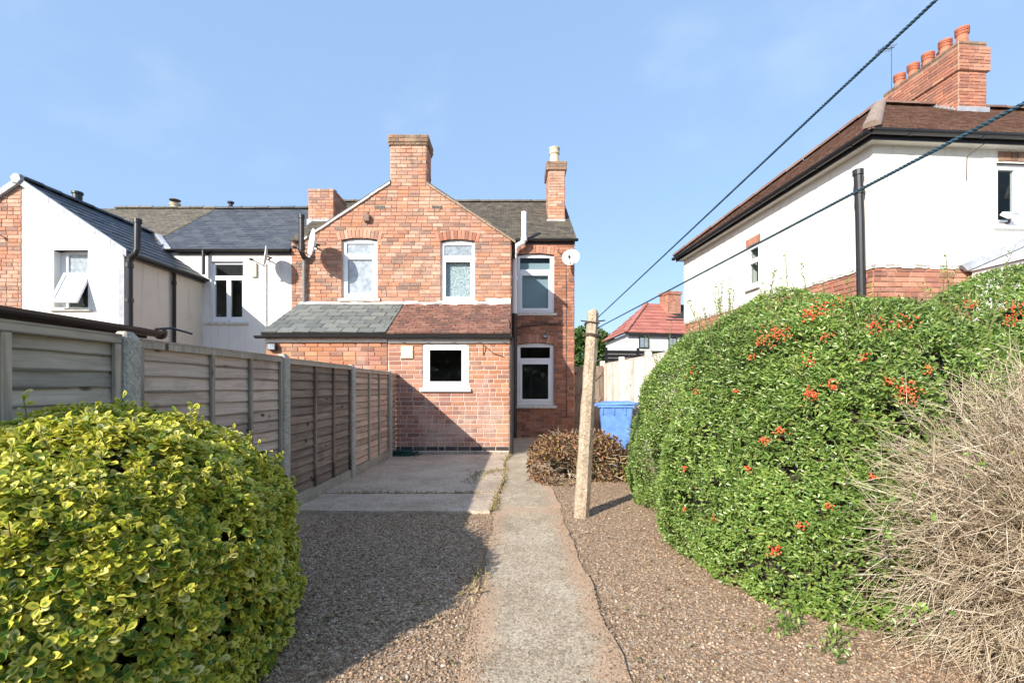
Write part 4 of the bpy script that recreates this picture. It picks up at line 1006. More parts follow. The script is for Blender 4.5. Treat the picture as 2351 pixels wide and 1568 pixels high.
MB().obox(L3(-O - .02, -O - .02, eav - .01), rs * .02, bs * (LEN + 2 * O + .04), V((0, 0, .14))).build('fascia', K['black'], rh)
MB().obox(L3(-O - .0, -O - .02, eav - .01), rs * (9 + O), bs * .02, V((0, 0, .14))).build('fascia', K['black'], rh)
gutter(rh, L3(-O - .08, LEN + O + .05, eav + .10), L3(-O - .08, -O - .08, eav + .10), .065, brk=9)
gutter(rh, L3(-O - .08, -O - .08, eav + .10), L3(9, -O - .08, eav + .10), .065, brk=8)
ap = (3.05, LEN / 2, Z(238, 10.7)); rE = eav + .12; E = O + .07
roofR = MB().add([L3(-E, -E, rE), L3(9, -E, rE), L3(9, LEN + E, rE), L3(-E, LEN + E, rE), L3(ap[0], ap[1], ap[2] - .05), L3(9, ap[1], ap[2] - .05)], [(0, 1, 5, 4), (3, 0, 4), (2, 3, 4, 5), (0, 3, 2, 1), (1, 2, 5)]).build('roof', K['browntile'], rh)
tiled(RT, roofR, K['browntile'], L3(-E, LEN + E, rE), L3(-E, -E, rE), L3(*ap), L3(*ap), .165, .105, .012, bed=False)
tiled(RT, roofR, K['browntile'], L3(-E, -E, rE), L3(9, -E, rE), L3(*ap), L3(9, ap[1], ap[2]), .165, .105, .012, bed=False)
hipm = plain('pale hip tile', (.28, .21, .17), .85, .25, 9)
ridge_tiles(roofR, hipm, L3(-E + .02, -E + .02, rE + .03), L3(ap[0], ap[1], ap[2] + .02), 13, .115, 'hip_tile')
ridge_tiles(roofR, K['browntile'], L3(-E + .02, LEN + E - .02, rE + .03), L3(ap[0], ap[1], ap[2] + .02), 13, .12, 'hip_tile')
ridge_tiles(roofR, K['browntile'], L3(ap[0], ap[1], ap[2] + .01), L3(9, ap[1], ap[2] + .01), 14, .12)
# stack
ca, cb = 4.30, 2.72; cw_, cl_ = .64, 1.9; ctop = 8.55
chimney(RBk, rh, L3(ca, cb, 0).to_2d(), rs, bs, cw_, cl_, 6.95, ctop, 'red_brick', over=.045, cap_rows=7, mortar='mortar', course=.072)
cap2 = MB().obox(L3(ca - .0, cb - .0, ctop), rs * cw_, bs * cl_, V((0, 0, .10))).build('chimney_top', K['mortar'], rh)
for (oo, uu, nn, L) in ((L3(ca, cb, 0), rs, -bs, cw_), (L3(ca, cb + cl_, 0), -bs, -rs, cl_)):
    brick_wall(RBk, cap2, K['sooty_brick'], oo, uu, nn, ctop, ctop + .145, lambda z: 0., (lambda L: lambda z: L)(L), course=.072, seed=77)
MB().obox(L3(ca + .05, cb + .05, ctop + .1), rs * (cw_ - .1), bs * (cl_ - .1), V((0, 0, .07))).build('flaunching', K['sill'], rh)
for i, f in enumerate((.10, .30, .52, .72, .92)):
    pot('chimney_pot', rh, L3(ca + cw_ * .45, cb + cl_ * f, ctop + .14), .120, .41, 'clay', 1)
for f in (.42, .62):
    pot('chimney_pot', rh, L3(ca + cw_ * .75, cb + cl_ * f, ctop + .14), .12, .34, 'clay', 1)
fl2 = MB()
for k in range(9):
    b0 = cb + .12 + k * .09; zz = rE + (ap[2] - rE) * (b0 + E) / (ap[1] + E)
    fl2.prism([L3(ca - .02, b0 - .12, zz - .10), L3(ca - .02, b0 + .1, zz + .03), L3(ca - .02, b0, zz + .10)], rs * .015)
fl2.obox(L3(ca - .05, cb - .03, rE + (ap[2] - rE) * (cb + E) / (ap[1] + E) - .03), rs * (cw_ + .1), bs * .02, V((0, 0, .14)))
fl2.build('flashing', K['lead'], rh)
# windows
window(rh, FO, su, sn, *W8, [(W8[0] + .03, W8[1] - .03, W8[3] - .30, W8[3] - .08, 'fixed', 'glass', None), (W8[0] + .03, W8[1] - .03, W8[2] + .08, W8[3] - .40, 'fixed', 'glass', None)], 0, rec=.015, reveal='cream_render')
for k in range(7):
    f = (k + .5) / 7; uu_ = W8[0] - .08 + (W8[1] - W8[0] + .16) * f
    put_brick(RBk, rh, K['red_brick'], FO + su * uu_ + V((0, 0, W8[3] + .085)) + sn * .001, su, sn, (W8[1] - W8[0] + .16) / 7 - .01, .012, .16)
c9 = W9
wn = window(rh, CO, rs, -bs, *c9, [(c9[0] + .08, c9[0] + .36, c9[2] + .08, c9[3] - .08, 'fixed', 'glass', None), (c9[0] + .52, c9[0] + 1.0, c9[2] + .08, c9[3] - .46, 'fixed', 'glass', None), (c9[0] + 1.1, c9[0] + 1.67, c9[2] + .08, c9[3] - .08, 'fixed', 'glass', None), (c9[0] + .52, c9[0] + 1.0, c9[3] - .38, c9[3] - .08, 'fixed', 'glass', None)], 0, rec=.05, reveal='cream_render', sillmat='upvc')
an = R(22); dn = (-bs * math.sin(an) - V((0, 0, 1)) * math.cos(an)); out = (-bs * math.cos(an) + V((0, 0, 1)) * math.sin(an)); tl = .40
sv = MB(); hp = CO + rs * (c9[0] + .5) + V((0, 0, c9[3] - .06)) - bs * -.04
for a, b, c, d in ((0, .05, 0, tl), (.49, .54, 0, tl), (.05, .49, 0, .05), (.05, .49, tl - .05, tl)):
    sv.obox(hp + rs * a + dn * c, rs * (b - a), dn * (d - c), out * .045)
so_ = sv.build('open_sash', K['upvc'], rh)
MB().obox(hp + rs * .045 + dn * .045 + out * .015, rs * .45, dn * (tl - .09), out * .008).build('pane', K['glass'], so_)
for k in range(16):
    put_brick(RBk, rh, K['sooty_brick'], CO + rs * (c9[0] + .02 + (k + .5) * .11) + V((0, 0, c9[3] + .10)) - bs * .001, rs, -bs, .10, .012, .15)
ht = []
for k in range(24):
    a = 2 * math.pi * k / 24; ht.append((math.sin(a) ** 3 * .085, (13 * math.cos(a) - 5 * math.cos(2 * a) - 2 * math.cos(3 * a) - math.cos(4 * a)) / 16 * .085))
hc = CO + rs * (c9[0] + .74) + V((0, 0, c9[3] - .66)) + bs * .10
hrt = MB().prism([hc + rs * x + V((0, 0, z)) for x, z in ht], bs * .012).build('hanging_heart', K['upvc'])
tag(hrt, 'white heart ornament hanging behind the glass of the right hand house', 'ornament')
pipe(rh, [at(1970, 393, 7.36), at(1974, 500, 7.36), at(1978, 700, 7.36)], .062, 'black', 'flue_pipe', [(at(1970, 397, 7.36), (0, 0, 1)), (at(1972, 440, 7.36), (0, 0, 1))])
MB().tube([at(1972, 442, 7.36), at(1988, 430, 7.44), at(1984, 447, 7.36)], .012, 6).build('bracket', K['dark_metal'], rh)
MB().tube([L3(1.62, -.20, eav - .0), L3(1.5, -.02, eav - .14), L3(1.5, -.012, eav - .5)], .006, 6).build('cable', K['dark_metal'], rh)
RBk.flush(); RT.flush()
fo = CO + rs * (c9[0] + .12) - bs * .12 + V((0, 0, Z(495, 7.3)))
fdl = thing('floodlight', 'pale floodlight tilted upward under the right hand house window', 'floodlight', fo)
q = V((.25, -.6, .75)).normalized(); uu = V((1, .07, 0)).normalized(); vv = q.cross(uu)
MB().obox(fo - uu * .11 - vv * .08 - q * .04, uu * .22, vv * .16, q * .06).build('housing', K['dish'], fdl, bevel=.01)
MB().obox(fo - uu * .09 - vv * .065 + q * .02, uu * .18, vv * .13, q * .006).build('lens', K['frost'], fdl)
MB().tube([fo - q * .04, fo - V((.0, -.05, .10)), fo - V((.08, -.1, .12))], .02, 8).build('bracket', K['dark_metal'], fdl)
ac = L3(3.2, 4.4, 0); acx, acy = X(2047, 12.2), 12.2
aer = thing('aerial', 'thin television aerial on a mast behind the right hand roof', 'aerial', (acx, acy, 7.2))
MB().tube([(acx, acy, 7.2), (acx, acy, Z(108, acy))], .008, 6).build('mast', K['dark_metal'], aer)
ab_ = MB(); za = Z(112, acy)
ab_.tube([(acx - .35, acy, za - .05), (acx + .06, acy, za + .02)], .01, 5)
for k in range(5): ab_.tube([(acx - .3 + k * .08, acy - .15, za - .04 + k * .014), (acx - .3 + k * .08, acy + .15, za - .04 + k * .014)], .006, 4)
ab_.build('antenna_rods', K['dark_metal'], aer)
# glazed extension behind the hedge
ex = thing('conservatory', 'white conservatory roof leaning on the right hand house above the hedge', 'conservatory', L3(3.2, -1, 0))
MB().prism([L3(1.5, -.02, 3.05), L3(3.4, -.02, 3.85), L3(5.3, -.02, 3.05)], -bs * .8).build('roof', plain('white roof sheet', (.76, .78, .8), .4, .04), ex)
MB().prism([L3(1.45, -.03, 3.05), L3(3.4, -.03, 3.87), L3(3.4, -.03, 3.99), L3(1.35, -.03, 3.14)], -bs * .05).build('flashing', K['lead'], ex)
MB().obox(L3(1.55, -.8, 0), rs * 3.7, bs * .75, V((0, 0, 3.04))).build('wall', K['upvc'], ex)

# ================================================================== FAR HOUSE, FAR FENCE, TREES
fd = 28.0
fh = thing('distant_house', 'distant white house with bright red hipped tile roof beyond the gate', 'house', at(1500, HZ, fd) * 1)
FHT = Pieces('roof_tile', 'tile_courses', 280)
A0 = at(1443, 765, fd); fe = A0.z; B0 = V((X(1391, 34), 34, 0)); C0 = V((X(1640, 29), 29.2, 0))
A0 = V((A0.x, fd, 0))
def ZV(p, z): return V((p.x, p.y, z))
MB().quad(ZV(A0, 0), ZV(C0, 0), ZV(C0, fe), ZV(A0, fe)).build('front_wall', K['white_render'], fh)
MB().quad(ZV(B0, 0), ZV(A0, 0), ZV(A0, fe), ZV(B0, fe)).build('side_wall', K['white_render'], fh)
rd = Z(698, 31); T0 = V((X(1484, 31), 31, rd)); T1 = V((X(1640, 31.5), 31.6, rd))
da, db = V((-.25, -.3, 0)), V((.2, -.3, 0))
tiled(FHT, fh, K['orangetile'], ZV(A0, fe) + da, ZV(C0, fe) + db, T0, T1, .6, .38, .03)
tiled(FHT, fh, K['orangetile'], ZV(B0, fe) + V((-.3, .2, 0)), ZV(A0, fe) + da, T0, T0, .6, .38, .03)
ridge_tiles(fh, K['orangetile'], ZV(A0, fe) + da + V((0, 0, .05)), T0 + V((0, 0, .05)), 9, .12, 'hip_tile')
MB().obox(ZV(A0, fe - .12) + da, (C0 - A0), (0, .1, 0), (0, 0, .14)).build('gutter', K['black'], fh)
wv = (C0 - A0).normalized(); wn_ = wv.cross(V((0, 0, 1)))
for p0, p1 in ((1468, 1492), (1541, 1562)):
    a, b = A0 + wv * ((X(p0, fd) - A0.x) / wv.x), A0 + wv * ((X(p1, fd) - A0.x) / wv.x)
    o_ = MB().obox(ZV(a, Z(799, fd)) + wn_ * .06, b - a, -wn_ * .05, V((0, 0, .66))).build('window', K['darkwood'], fh)
    for k in range(2):
        q0 = a + (b - a) * (.1 + .43 * k)
        MB().obox(ZV(q0, Z(799, fd) + .06) + wn_ * .075, (b - a) * .36, -wn_ * .01, V((0, 0, .54))).build('pane', K['frostgrey'], o_)
FS = Pieces('brick', 'brickwork', 150)
cs = at(1531, 714, 30.3)
chimney(FS, fh, (cs.x, 30.2), V((.97, .24, 0)), V((-.24, .97, 0)), .95, .9, 5.4, Z(668, 30.2), 'red_brick', over=.06, cap_rows=2, course=.1)
FS.flush(); FHT.flush()
bf = thing('back_fence', 'low dark board fence in front of the distant white house', 'fence', at(1480, HZ, 20))
for k in range(5):
    p = V((X(1389, 20) + k * .0, 20, 2.0 + k * .165))
    MB().obox(p, V((4.6, .9, 0)), (0, .03, 0), (0, 0, .155)).build('board', K['gatewood'], bf)
for k in range(4):
    p = V((X(1389, 20) + k * 1.4, 19.95 + k * .27, 0)); MB().obox(p, (.1, 0, 0), (0, .1, 0), (0, 0, 2.92)).build('post', K['gatewood'], bf)

# ------------------------------------------------------------------ foliage builders
def unit(a): return a / np.maximum(np.linalg.norm(a, axis=1, keepdims=True), 1e-9)
def leaf_arrays(Pp, A, N, L, Wd, rows, widths, fold=.25, droop=.15):
    A = unit(A); S = unit(np.cross(A, N)); Nn = np.cross(S, A); n = len(Pp)
    tv, uv = [], []
    for v, wd in zip(rows, widths):
        for c in (-1, 0, 1):
            tv.append((c * wd, v, abs(c) * wd * fold - droop * v * v)); uv.append((.5 + .5 * c, v))
    tv = np.array(tv); k = len(tv)
    vs = (Pp[:, None] + S[:, None] * (tv[None, :, 0] * Wd[:, None])[..., None] + A[:, None] * (tv[None, :, 1] * L[:, None])[..., None] + Nn[:, None] * (tv[None, :, 2] * L[:, None])[..., None]).reshape(-1, 3)
    f = []
    for r in range(len(rows) - 1):
        for c in range(2): f.append((r * 3 + c, r * 3 + c + 1, r * 3 + c + 4, r * 3 + c + 3))
    f = np.array(f); fs = (np.arange(n)[:, None, None] * k + f[None]).reshape(-1, 4)
    return vs, fs, np.tile(np.array(uv), (n, 1))
def tubes_np(paths, rad, sides=3):
    n, k, _ = paths.shape
    t = np.zeros_like(paths); t[:, 1:-1] = paths[:, 2:] - paths[:, :-2]; t[:, 0] = paths[:, 1] - paths[:, 0]; t[:, -1] = paths[:, -1] - paths[:, -2]
    t /= np.maximum(np.linalg.norm(t, axis=2, keepdims=True), 1e-9)
    ref = np.array([.31, .47, .83]); a = np.cross(t, ref); a /= np.maximum(np.linalg.norm(a, axis=2, keepdims=True), 1e-9); b = np.cross(t, a)
    ang = np.arange(sides) * 2 * np.pi / sides
    vs = paths[:, :, None] + (a[:, :, None] * np.cos(ang)[None, None, :, None] + b[:, :, None] * np.sin(ang)[None, None, :, None]) * rad[:, :, None, None]
    base = (np.arange(n)[:, None, None] * k + np.arange(k - 1)[None, :, None]) * sides
    j = np.arange(sides)[None, None]; j2 = (j + 1) % sides
    fs = np.stack([base + j, base + j2, base + sides + j2, base + sides + j], -1).reshape(-1, 4)
    return vs.reshape(-1, 3), fs
def vnoise(p, s, seed=0):
    r = np.random.default_rng(seed); out = np.zeros(len(p))
    for o in range(3):
        for _ in range(3):
            d = r.normal(size=3); d /= np.linalg.norm(d); out += np.sin(p @ d * s * (2 ** o) + r.uniform(0, 6.28)) / (1.7 ** o)
    return out / 4.5
def surf(ells, n, zmin=.02, bumpa=.06, bs=4., seed=1, face=-.25, inner=0.):
    """points on a union of ellipsoids; returns points and outward normals"""
    r = np.random.default_rng(seed); PP, NN = [], []
    areas = [e[3] * e[4] + e[4] * e[5] + e[3] * e[5] for e in ells]
    for e, ar in zip(ells, areas):
        m = int(n * ar / sum(areas)); d = unit(r.normal(size=(m * 2, 3)))
        rad = np.array(e[3:6]); c = np.array(e[:3])
        q = np.sign(d) * np.abs(d) ** .85; q = unit(q)
        wgt = np.linalg.norm(q / rad, axis=1) * rad.min(); keep = r.random(len(q)) < wgt
        q = q[keep]; p = c + q * rad; nn = unit(q / rad)
        p = p + nn * (vnoise(p, bs, 3)[:, None] * bumpa - inner * r.random(len(p))[:, None] ** 1.6)
        ok = p[:, 2] > zmin
        for e2 in ells:
            if e2 is e: continue
            ok &= (((p - np.array(e2[:3])) / np.array(e2[3:6])) ** 2).sum(1) > .96
        tc = unit(np.array([0, 0, CH]) - p); ok &= ((tc * nn).sum(1) > face) | (r.random(len(p)) < .25)
        PP.append(p[ok]); NN.append(nn[ok])
    return np.concatenate(PP), np.concatenate(NN)
def blob(ells, scale, name, mat, parent):  # solid dark core, added to block light and darken a bush inside
    import bmesh
    bm = bmesh.new()
    for e in ells:
        b2 = bmesh.ops.create_icosphere(bm, subdivisions=4, radius=1)
        for v in b2['verts']:
            c = v.co.copy(); k = scale + .05 * math.sin(7 * c.x + 3 * c.y) * math.sin(6 * c.z + 2 * c.y)
            v.co = V((e[0] + c.x * e[3] * k, e[1] + c.y * e[4] * k, max(.0, e[2] + c.z * e[5] * k)))
    org = V((ells[0][0], ells[0][1], 0)); me = bpy.data.meshes.new(name)
    bmesh.ops.translate(bm, verts=bm.verts, vec=-org); bm.to_mesh(me); bm.free(); me.materials.append(mat)
    o = bpy.data.objects.new(name, me); link(o, parent, org); return o
def tree(label, c, crown, nleaf, size, seed, group):
    t = thing('tree', label, 'tree', (c[0], c[1], 0), group); r = np.random.default_rng(seed)
    h = crown[0][2]
    mb = MB().tube([(c[0], c[1], 0), (c[0] + .1, c[1], h * .5), (c[0] - .05, c[1], h * 1.15)], [.28, .2, .06], 8)
    for e in crown:
        mb.tube([(c[0], c[1], h * .45), ((c[0] + e[0]) / 2, (c[1] + e[1]) / 2, h * .8), (e[0], e[1], e[2])], [.12, .08, .03], 6)
    mb.build('trunk', K['stem'], t)
    P_, N_ = surf(crown, nleaf, .3, .5, 1.2, seed, -1, inner=1.2)
    A = unit(N_ + r.normal(size=P_.shape) * .9); N2 = unit(r.normal(size=P_.shape) + [0, 0, .8])
    L = size * r.uniform(.6, 1.3, len(P_))
    vs, fs, uv = leaf_arrays(P_, A, N2, L, L * .8, [0, .5, 1], [.1, .5, .12])
    np_obj('crown', vs, fs, K['treeleaf'], t, uv, kind='stuff')
tc = at(1352, HZ, 38)
tree('broad green tree behind the timber gate left of the red roofed house', (tc.x, tc.y), [(tc.x - .3, 38, 3.6, 2.3, 2.2, 2.2), (tc.x + .9, 38.5, 3.0, 1.5, 1.6, 1.9), (tc.x - 2.2, 39, 3.0, 2.0, 2, 1.9)], 9000, .30, 5, 'trees beyond the gate')

r = np.random.default_rng(77)
TE = [(x + r.uniform(-1, 1), -30 + r.uniform(-2, 2), 2.4, r.uniform(2.2, 3.4), 1.8, r.uniform(3.4, 5.2)) for x in range(-22, 24, 3)]
P_, N_ = surf(TE, 14000, .05, .5, 1.2, 78, -1, inner=1.); L = r.uniform(.5, 1.0, len(P_))
vs, fs, uv = leaf_arrays(P_, unit(N_ + r.normal(size=P_.shape)), unit(r.normal(size=P_.shape) + [0, 0, .8]), L, L * .8, [0, .5, 1], [.1, .5, .12])
np_obj('tree_line', vs, fs, K['treeleaf'], None, uv, kind='stuff')

# ================================================================== FENCES
fx_ = lambda y: -2.34 + .0223 * (y - 2.9)
FD = V((.0223, 1, 0)).normalized(); FN = V((1, -.0223, 0)).normalized()
fen = thing('garden_fence', 'weathered lap board fence between grey concrete posts along the left side', 'fence', (-2.3, 4.8, 0))
py = [1.55, 2.9, 4.8, 6.7, 8.6]
def fpost(y, htop):
    p = V((fx_(y), y, 0)); w2, l2 = .055, .062
    mb = MB(); c = .012
    ring = [(-w2 + c, -l2), (w2 - c, -l2), (w2, -l2 + c), (w2, l2 - c), (w2 - c, l2), (-w2 + c, l2), (-w2, l2 - c), (-w2, -l2 + c)]
    def lay(z, k): return [p + FN * a * k + FD * b * k + V((0, 0, z)) for a, b in ring]
    L = lay(-.05, 1) + lay(htop * .5, 1.0) + lay(htop - .05, .98) + lay(htop - .005, .5)
    fs = [tuple(range(24, 32))]
    for i in range(3): fs += [(i * 8 + k, i * 8 + (k + 1) % 8, i * 8 + 8 + (k + 1) % 8, i * 8 + 8 + k) for k in range(8)]
    mb.add(L, fs); return mb.build('concrete_post', K['conpost'], fen)
for y, h_ in zip(py, (1.63, 1.635, 1.63, 1.61, 1.58)): fpost(y, h_)
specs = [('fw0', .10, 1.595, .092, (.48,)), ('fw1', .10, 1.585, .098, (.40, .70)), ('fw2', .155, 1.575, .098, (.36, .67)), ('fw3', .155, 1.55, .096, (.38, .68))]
for i, (wm, zb, zt, bh, bat) in enumerate(specs):
    y0, y1 = py[i] + .068, py[i + 1] - .068; L = y1 - y0
    o0 = V((fx_(y0), y0, 0))
    pan = MB().obox(o0 + FN * .006 + V((0, 0, zt - .045)), FD * L, FN * .03, V((0, 0, .045)))
    pan.obox(o0 - FN * .03 + V((0, 0, zt + .0005)), FD * L, FN * .07, V((0, 0, .012)))
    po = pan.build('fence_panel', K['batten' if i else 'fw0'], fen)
    nb = int((zt - .03 - zb) / bh) + 1; bh2 = (zt - .03 - zb) / nb
    for k in range(nb):
        z0 = zb + k * bh2; seg = 14; vs = []; r_ = random.Random(i * 100 + k)
        ph, fq, am_ = r_.uniform(0, 6), r_.uniform(3, 7), r_.uniform(.003, .010)
        for s_ in range(seg + 1):
            f = s_ / seg; wv_ = am_ * math.sin(ph + fq * f * L) + r_.uniform(-.002, .002)
            b = o0 + FD * (L * f)
            vs += [b + FN * (.000) + V((0, 0, z0 + wv_)), b + FN * .0125 + V((0, 0, z0 + wv_)), b + FN * .001 + V((0, 0, z0 + bh2 + .02)), b - FN * .006 + V((0, 0, z0 + bh2 + .02))]
        fs = []
        for s_ in range(seg):
            a = s_ * 4
            for q in range(4): fs.append((a + q, a + (q + 1) % 4, a + 4 + (q + 1) % 4, a + 4 + q))
        fs = [f[::-1] for f in fs] + [(0, 1, 2, 3), tuple(seg * 4 + q for q in (3, 2, 1, 0))]
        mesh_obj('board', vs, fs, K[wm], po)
    bw = .045 if i == 0 else .034
    for f in (0,) + bat + (1,):
        q = o0 + FD * ((L - bw) * f) + FN * .0135
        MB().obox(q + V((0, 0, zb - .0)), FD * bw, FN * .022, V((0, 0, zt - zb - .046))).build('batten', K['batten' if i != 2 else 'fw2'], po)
    MB().obox(o0 - FN * .02 + V((0, 0, -.05)), FD * L, FN * .05, V((0, 0, zb + .045))).build('gravel_board', K['gravelboard'], fen)
y0, y1 = 8.665, 9.03; o0 = V((fx_(y0), y0, 0))
inf = MB().obox(o0 + FN * .006 + V((0, 0, 1.50)), FD * (y1 - y0), FN * .03, V((0, 0, .045))).build('fence_panel', K['batten'], fen)
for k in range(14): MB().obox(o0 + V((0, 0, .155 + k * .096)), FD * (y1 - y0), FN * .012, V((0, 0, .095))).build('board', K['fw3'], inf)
MB().obox(o0 - FN * .02 + V((0, 0, -.05)), FD * (y1 - y0), FN * .05, V((0, 0, .2))).build('gravel_board', K['gravelboard'], fen)
# pale fence on the right
pf = thing('closeboard_fence', 'silvery upright board fence with pale posts behind the blue bin', 'fence', (2.6, 10, 0))
p0 = V((2.45, 13.0, 0)); pd = V((.053, -1, 0)).normalized(); pn = V((-1, -.053, 0)).normalized()
Lp = 5.6; k = 0; s_ = .12
BP = Pieces('board', 'board_run', 290)
while s_ < Lp:
    wbd = random.uniform(.095, .12)
    if (s_ % 1.83) < .13: s_ += .05; continue
    q = p0 + pd * s_
    mb = MB().prism([q + V((0, 0, .16)), q + pd * wbd + V((0, 0, .16)), q + pd * wbd + pn * .004 + V((0, 0, .16)), q + pn * .02 + V((0, 0, .16))], (0, 0, 1.72 + random.uniform(-.006, .006)))
    cc = V(np.mean(np.array(mb.v), 0).tolist()); BP.add(pf, K['palewood'], None, [tuple(V(v) - cc) for v in mb.v], mb.f, Matrix.Translation(cc))
    s_ += wbd + random.uniform(.001, .005)
BP.flush()
for k in range(4):
    q = p0 + pd * (1.83 * k + .06) - pn * .03
    MB().obox(q, pd * .10, pn * .11, V((0, 0, 1.98))).build('post', K['conpost' if k == 9 else 'palewood'], pf)
MB().obox(p0 - pn * .03, pd * Lp, pn * .045, V((0, 0, .155))).build('gravel_board', K['gravelboard'], pf)
MB().obox(p0 - pn * .04 + V((0, 0, 1.885)), pd * Lp, pn * .06, V((0, 0, .018))).build('top_rail', K['palewood'], pf)
gt = thing('gate', 'brown timber garden gate with a diagonal brace beside the brick house', 'gate', (2.0, 12.7, 0))
g0, g1, gyy = 1.66, 2.40, 12.75
xx = g0; 
while xx < g1 - .05:
    MB().box(xx + .003, xx + .107, gyy, gyy + .02, .06, 1.84 + random.uniform(-.01, .01)).build('board', K['gatewood'], gt); xx += .11
for z_ in (.35, .95, 1.6): MB().box(g0 + .02, g1 - .02, gyy - .03, gyy - .002, z_, z_ + .09).build('rail', K['gatewood'], gt)
for a, b in ((.44, .95), (1.04, 1.6)):
    MB().prism([(g0 + .04, gyy - .028, a), (g0 + .15, gyy - .028, a), (g1 - .04, gyy - .028, b), (g1 - .15, gyy - .028, b)], (0, .024, 0)).build('brace', K['gatewood'], gt)
MB().box(g0 + .28, g0 + .42, gyy - .05, gyy - .03, .98, 1.02).build('latch', K['dark_metal'], gt)

# ================================================================== WHEELIE BIN
bn = thing('wheelie_bin', 'blue plastic wheelie bin with closed lid standing before the pale fence', 'bin', (2.11, 9.72, 0))
Rz = Matrix.Rotation(R(-8), 4, 'Z'); bc = V((2.11, 9.72, 0))
def BT(mb): mb.v = [tuple(bc + (Rz @ V(p))) for p in mb.v]; return mb
def taper(x0, x1, y0, y1, z0, X0, X1, Y0, Y1, z1):
    return MB().add([(x0, y0, z0), (x1, y0, z0), (x1, y1, z0), (x0, y1, z0), (X0, Y0, z1), (X1, Y0, z1), (X1, Y1, z1), (X0, Y1, z1)], [(3, 2, 1, 0), (4, 5, 6, 7), (0, 1, 5, 4), (1, 2, 6, 5), (2, 3, 7, 6), (3, 0, 4, 7)])
BT(taper(-.25, .24, -.21, .21, .03, -.34, .31, -.27, .27, .90)).build('body', K['bin'], bn, bevel=.03)
BT(taper(-.375, .34, -.295, .295, .875, -.385, .345, -.30, .30, .925)).build('rim', K['bin'], bn, bevel=.012)
BT(MB().add([(-.41, -.305, .925), (.36, -.305, .94), (.36, .305, .94), (-.41, .305, .925), (-.40, -.30, .955), (.35, -.29, .985), (.35, .29, .985), (-.40, .30, .955), (-.2, -.24, .995), (.26, -.23, 1.005), (.26, .23, 1.005), (-.2, .24, .995)],
   [(3, 2, 1, 0), (0, 1, 5, 4), (1, 2, 6, 5), (2, 3, 7, 6), (3, 0, 4, 7), (4, 5, 9, 8), (5, 6, 10, 9), (6, 7, 11, 10), (7, 4, 8, 11), (8, 9, 10, 11)])).build('lid', K['bin'], bn, bevel=.012)
BT(taper(-.44, -.39, -.2, .2, .90, -.43, -.39, -.2, .2, .95)).build('lid_lip', K['bin'], bn, bevel=.008)
BT(MB().tube([(.33, -.22, .93), (.41, -.22, .96), (.41, .22, .96), (.33, .22, .93)], .018, 8)).build('handle', K['bin'], bn)
for y_ in (-.27, .23):
    wl = BT(MB().lathe([(.06, 0), (.10, .0), (.105, .02), (.10, .045), (.06, .045)], (.27, y_, .105), (0, 1, 0), 18)).build('wheel', K['rubber'], bn)
BT(MB().tube([(.27, -.26, .105), (.27, .27, .105)], .012, 8)).build('axle', K['dark_metal'], bn)
for k in range(3): BT(MB().obox((-.3 + .22 * k, -.285, .74), (.03, 0, 0), (0, .03, 0), (0, 0, .15))).build('rib', K['bin'], bn)

# ================================================================== WASHING LINE POST AND LINES
pb, ptp = at(1333, 1187, 4.77), at(1362, 714, 4.77); pb.z = -.12
pst = thing('line_post', 'leaning pebbly concrete washing line post standing beside the path', 'post', (pb.x, pb.y, 0))
mb = MB(); nl = 15; rr = random.Random(3)
for i in range(nl):
    f = i / (nl - 1); c = pb + (ptp - pb) * f; h_ = .073 - .021 * f
    for k in range(8):
        a = 2 * math.pi * (k + .5) / 8; q = h_ * (1.06 if k % 2 else 1.03) + rr.uniform(-.0035, .0035)
        z_ = c.z + (rr.uniform(-.03, .02) if i == nl - 1 else 0)
        sq = max(abs(math.cos(a)), abs(math.sin(a))); mb.v.append((c.x + math.cos(a) * q / sq ** .75, c.y + math.sin(a) * q / sq ** .75, z_))
mb.v.append(tuple(ptp + V((.01, 0, .025))))
for i in range(nl - 1): mb.f += [(i * 8 + k, i * 8 + (k + 1) % 8, i * 8 + 8 + (k + 1) % 8, i * 8 + 8 + k) for k in range(8)]
mb.f += [((nl - 1) * 8 + k, (nl - 1) * 8 + (k + 1) % 8, nl * 8) for k in range(8)]
mb.build('shaft', K['linepost'], pst)
def on_post(z): return pb + (ptp - pb) * ((z - pb.z) / (ptp.z - pb.z))
for z_, r_ in ((1.80, .068), (1.815, .069), (1.93, .066)):
    c = on_post(z_); ring = [c + V((math.cos(a) * r_ * 1.05, math.sin(a) * r_ * 1.05, .008 * math.sin(a * 2))) for a in np.linspace(0, 6.28, 17)]
    MB().tube(ring, .006, 5, cap=False).build('wire', K['dark_metal'], pst)
c = on_post(1.94); MB().tube([c + V((-.12, -.02, .01)), c, c + V((.13, .02, .02))], .007, 5).build('wire', K['dark_metal'], pst)
c = on_post(1.81); MB().tube([c + V((.06, -.05, 0)), c + V((.10, -.06, -.03)), c + V((.12, -.05, .02))], .005, 5).build('wire', K['dark_metal'], pst)
def rope(label, p0, p1, r, sag, turns):
    p0, p1 = V(p0), V(p1); d = p1 - p0; L = d.length; t = d.normalized(); a = t.orthogonal().normalized(); b = t.cross(a); n = int(turns * 7)
    mb = MB()
    for s in range(3):
        pts = []
        for i in range(n + 1):
            f = i / n; ph = 2 * math.pi * (turns * f + s / 3)
            pts.append(p0 + d * f + V((0, 0, -sag * 4 * f * (1 - f))) + (a * math.cos(ph) + b * math.sin(ph)) * r * .55)
        mb.tube(pts, r * .55, 5)
    o = mb.build('washing_line', K['rope']); tag(o, label, 'washing line', 'washing lines tied to the post'); return o
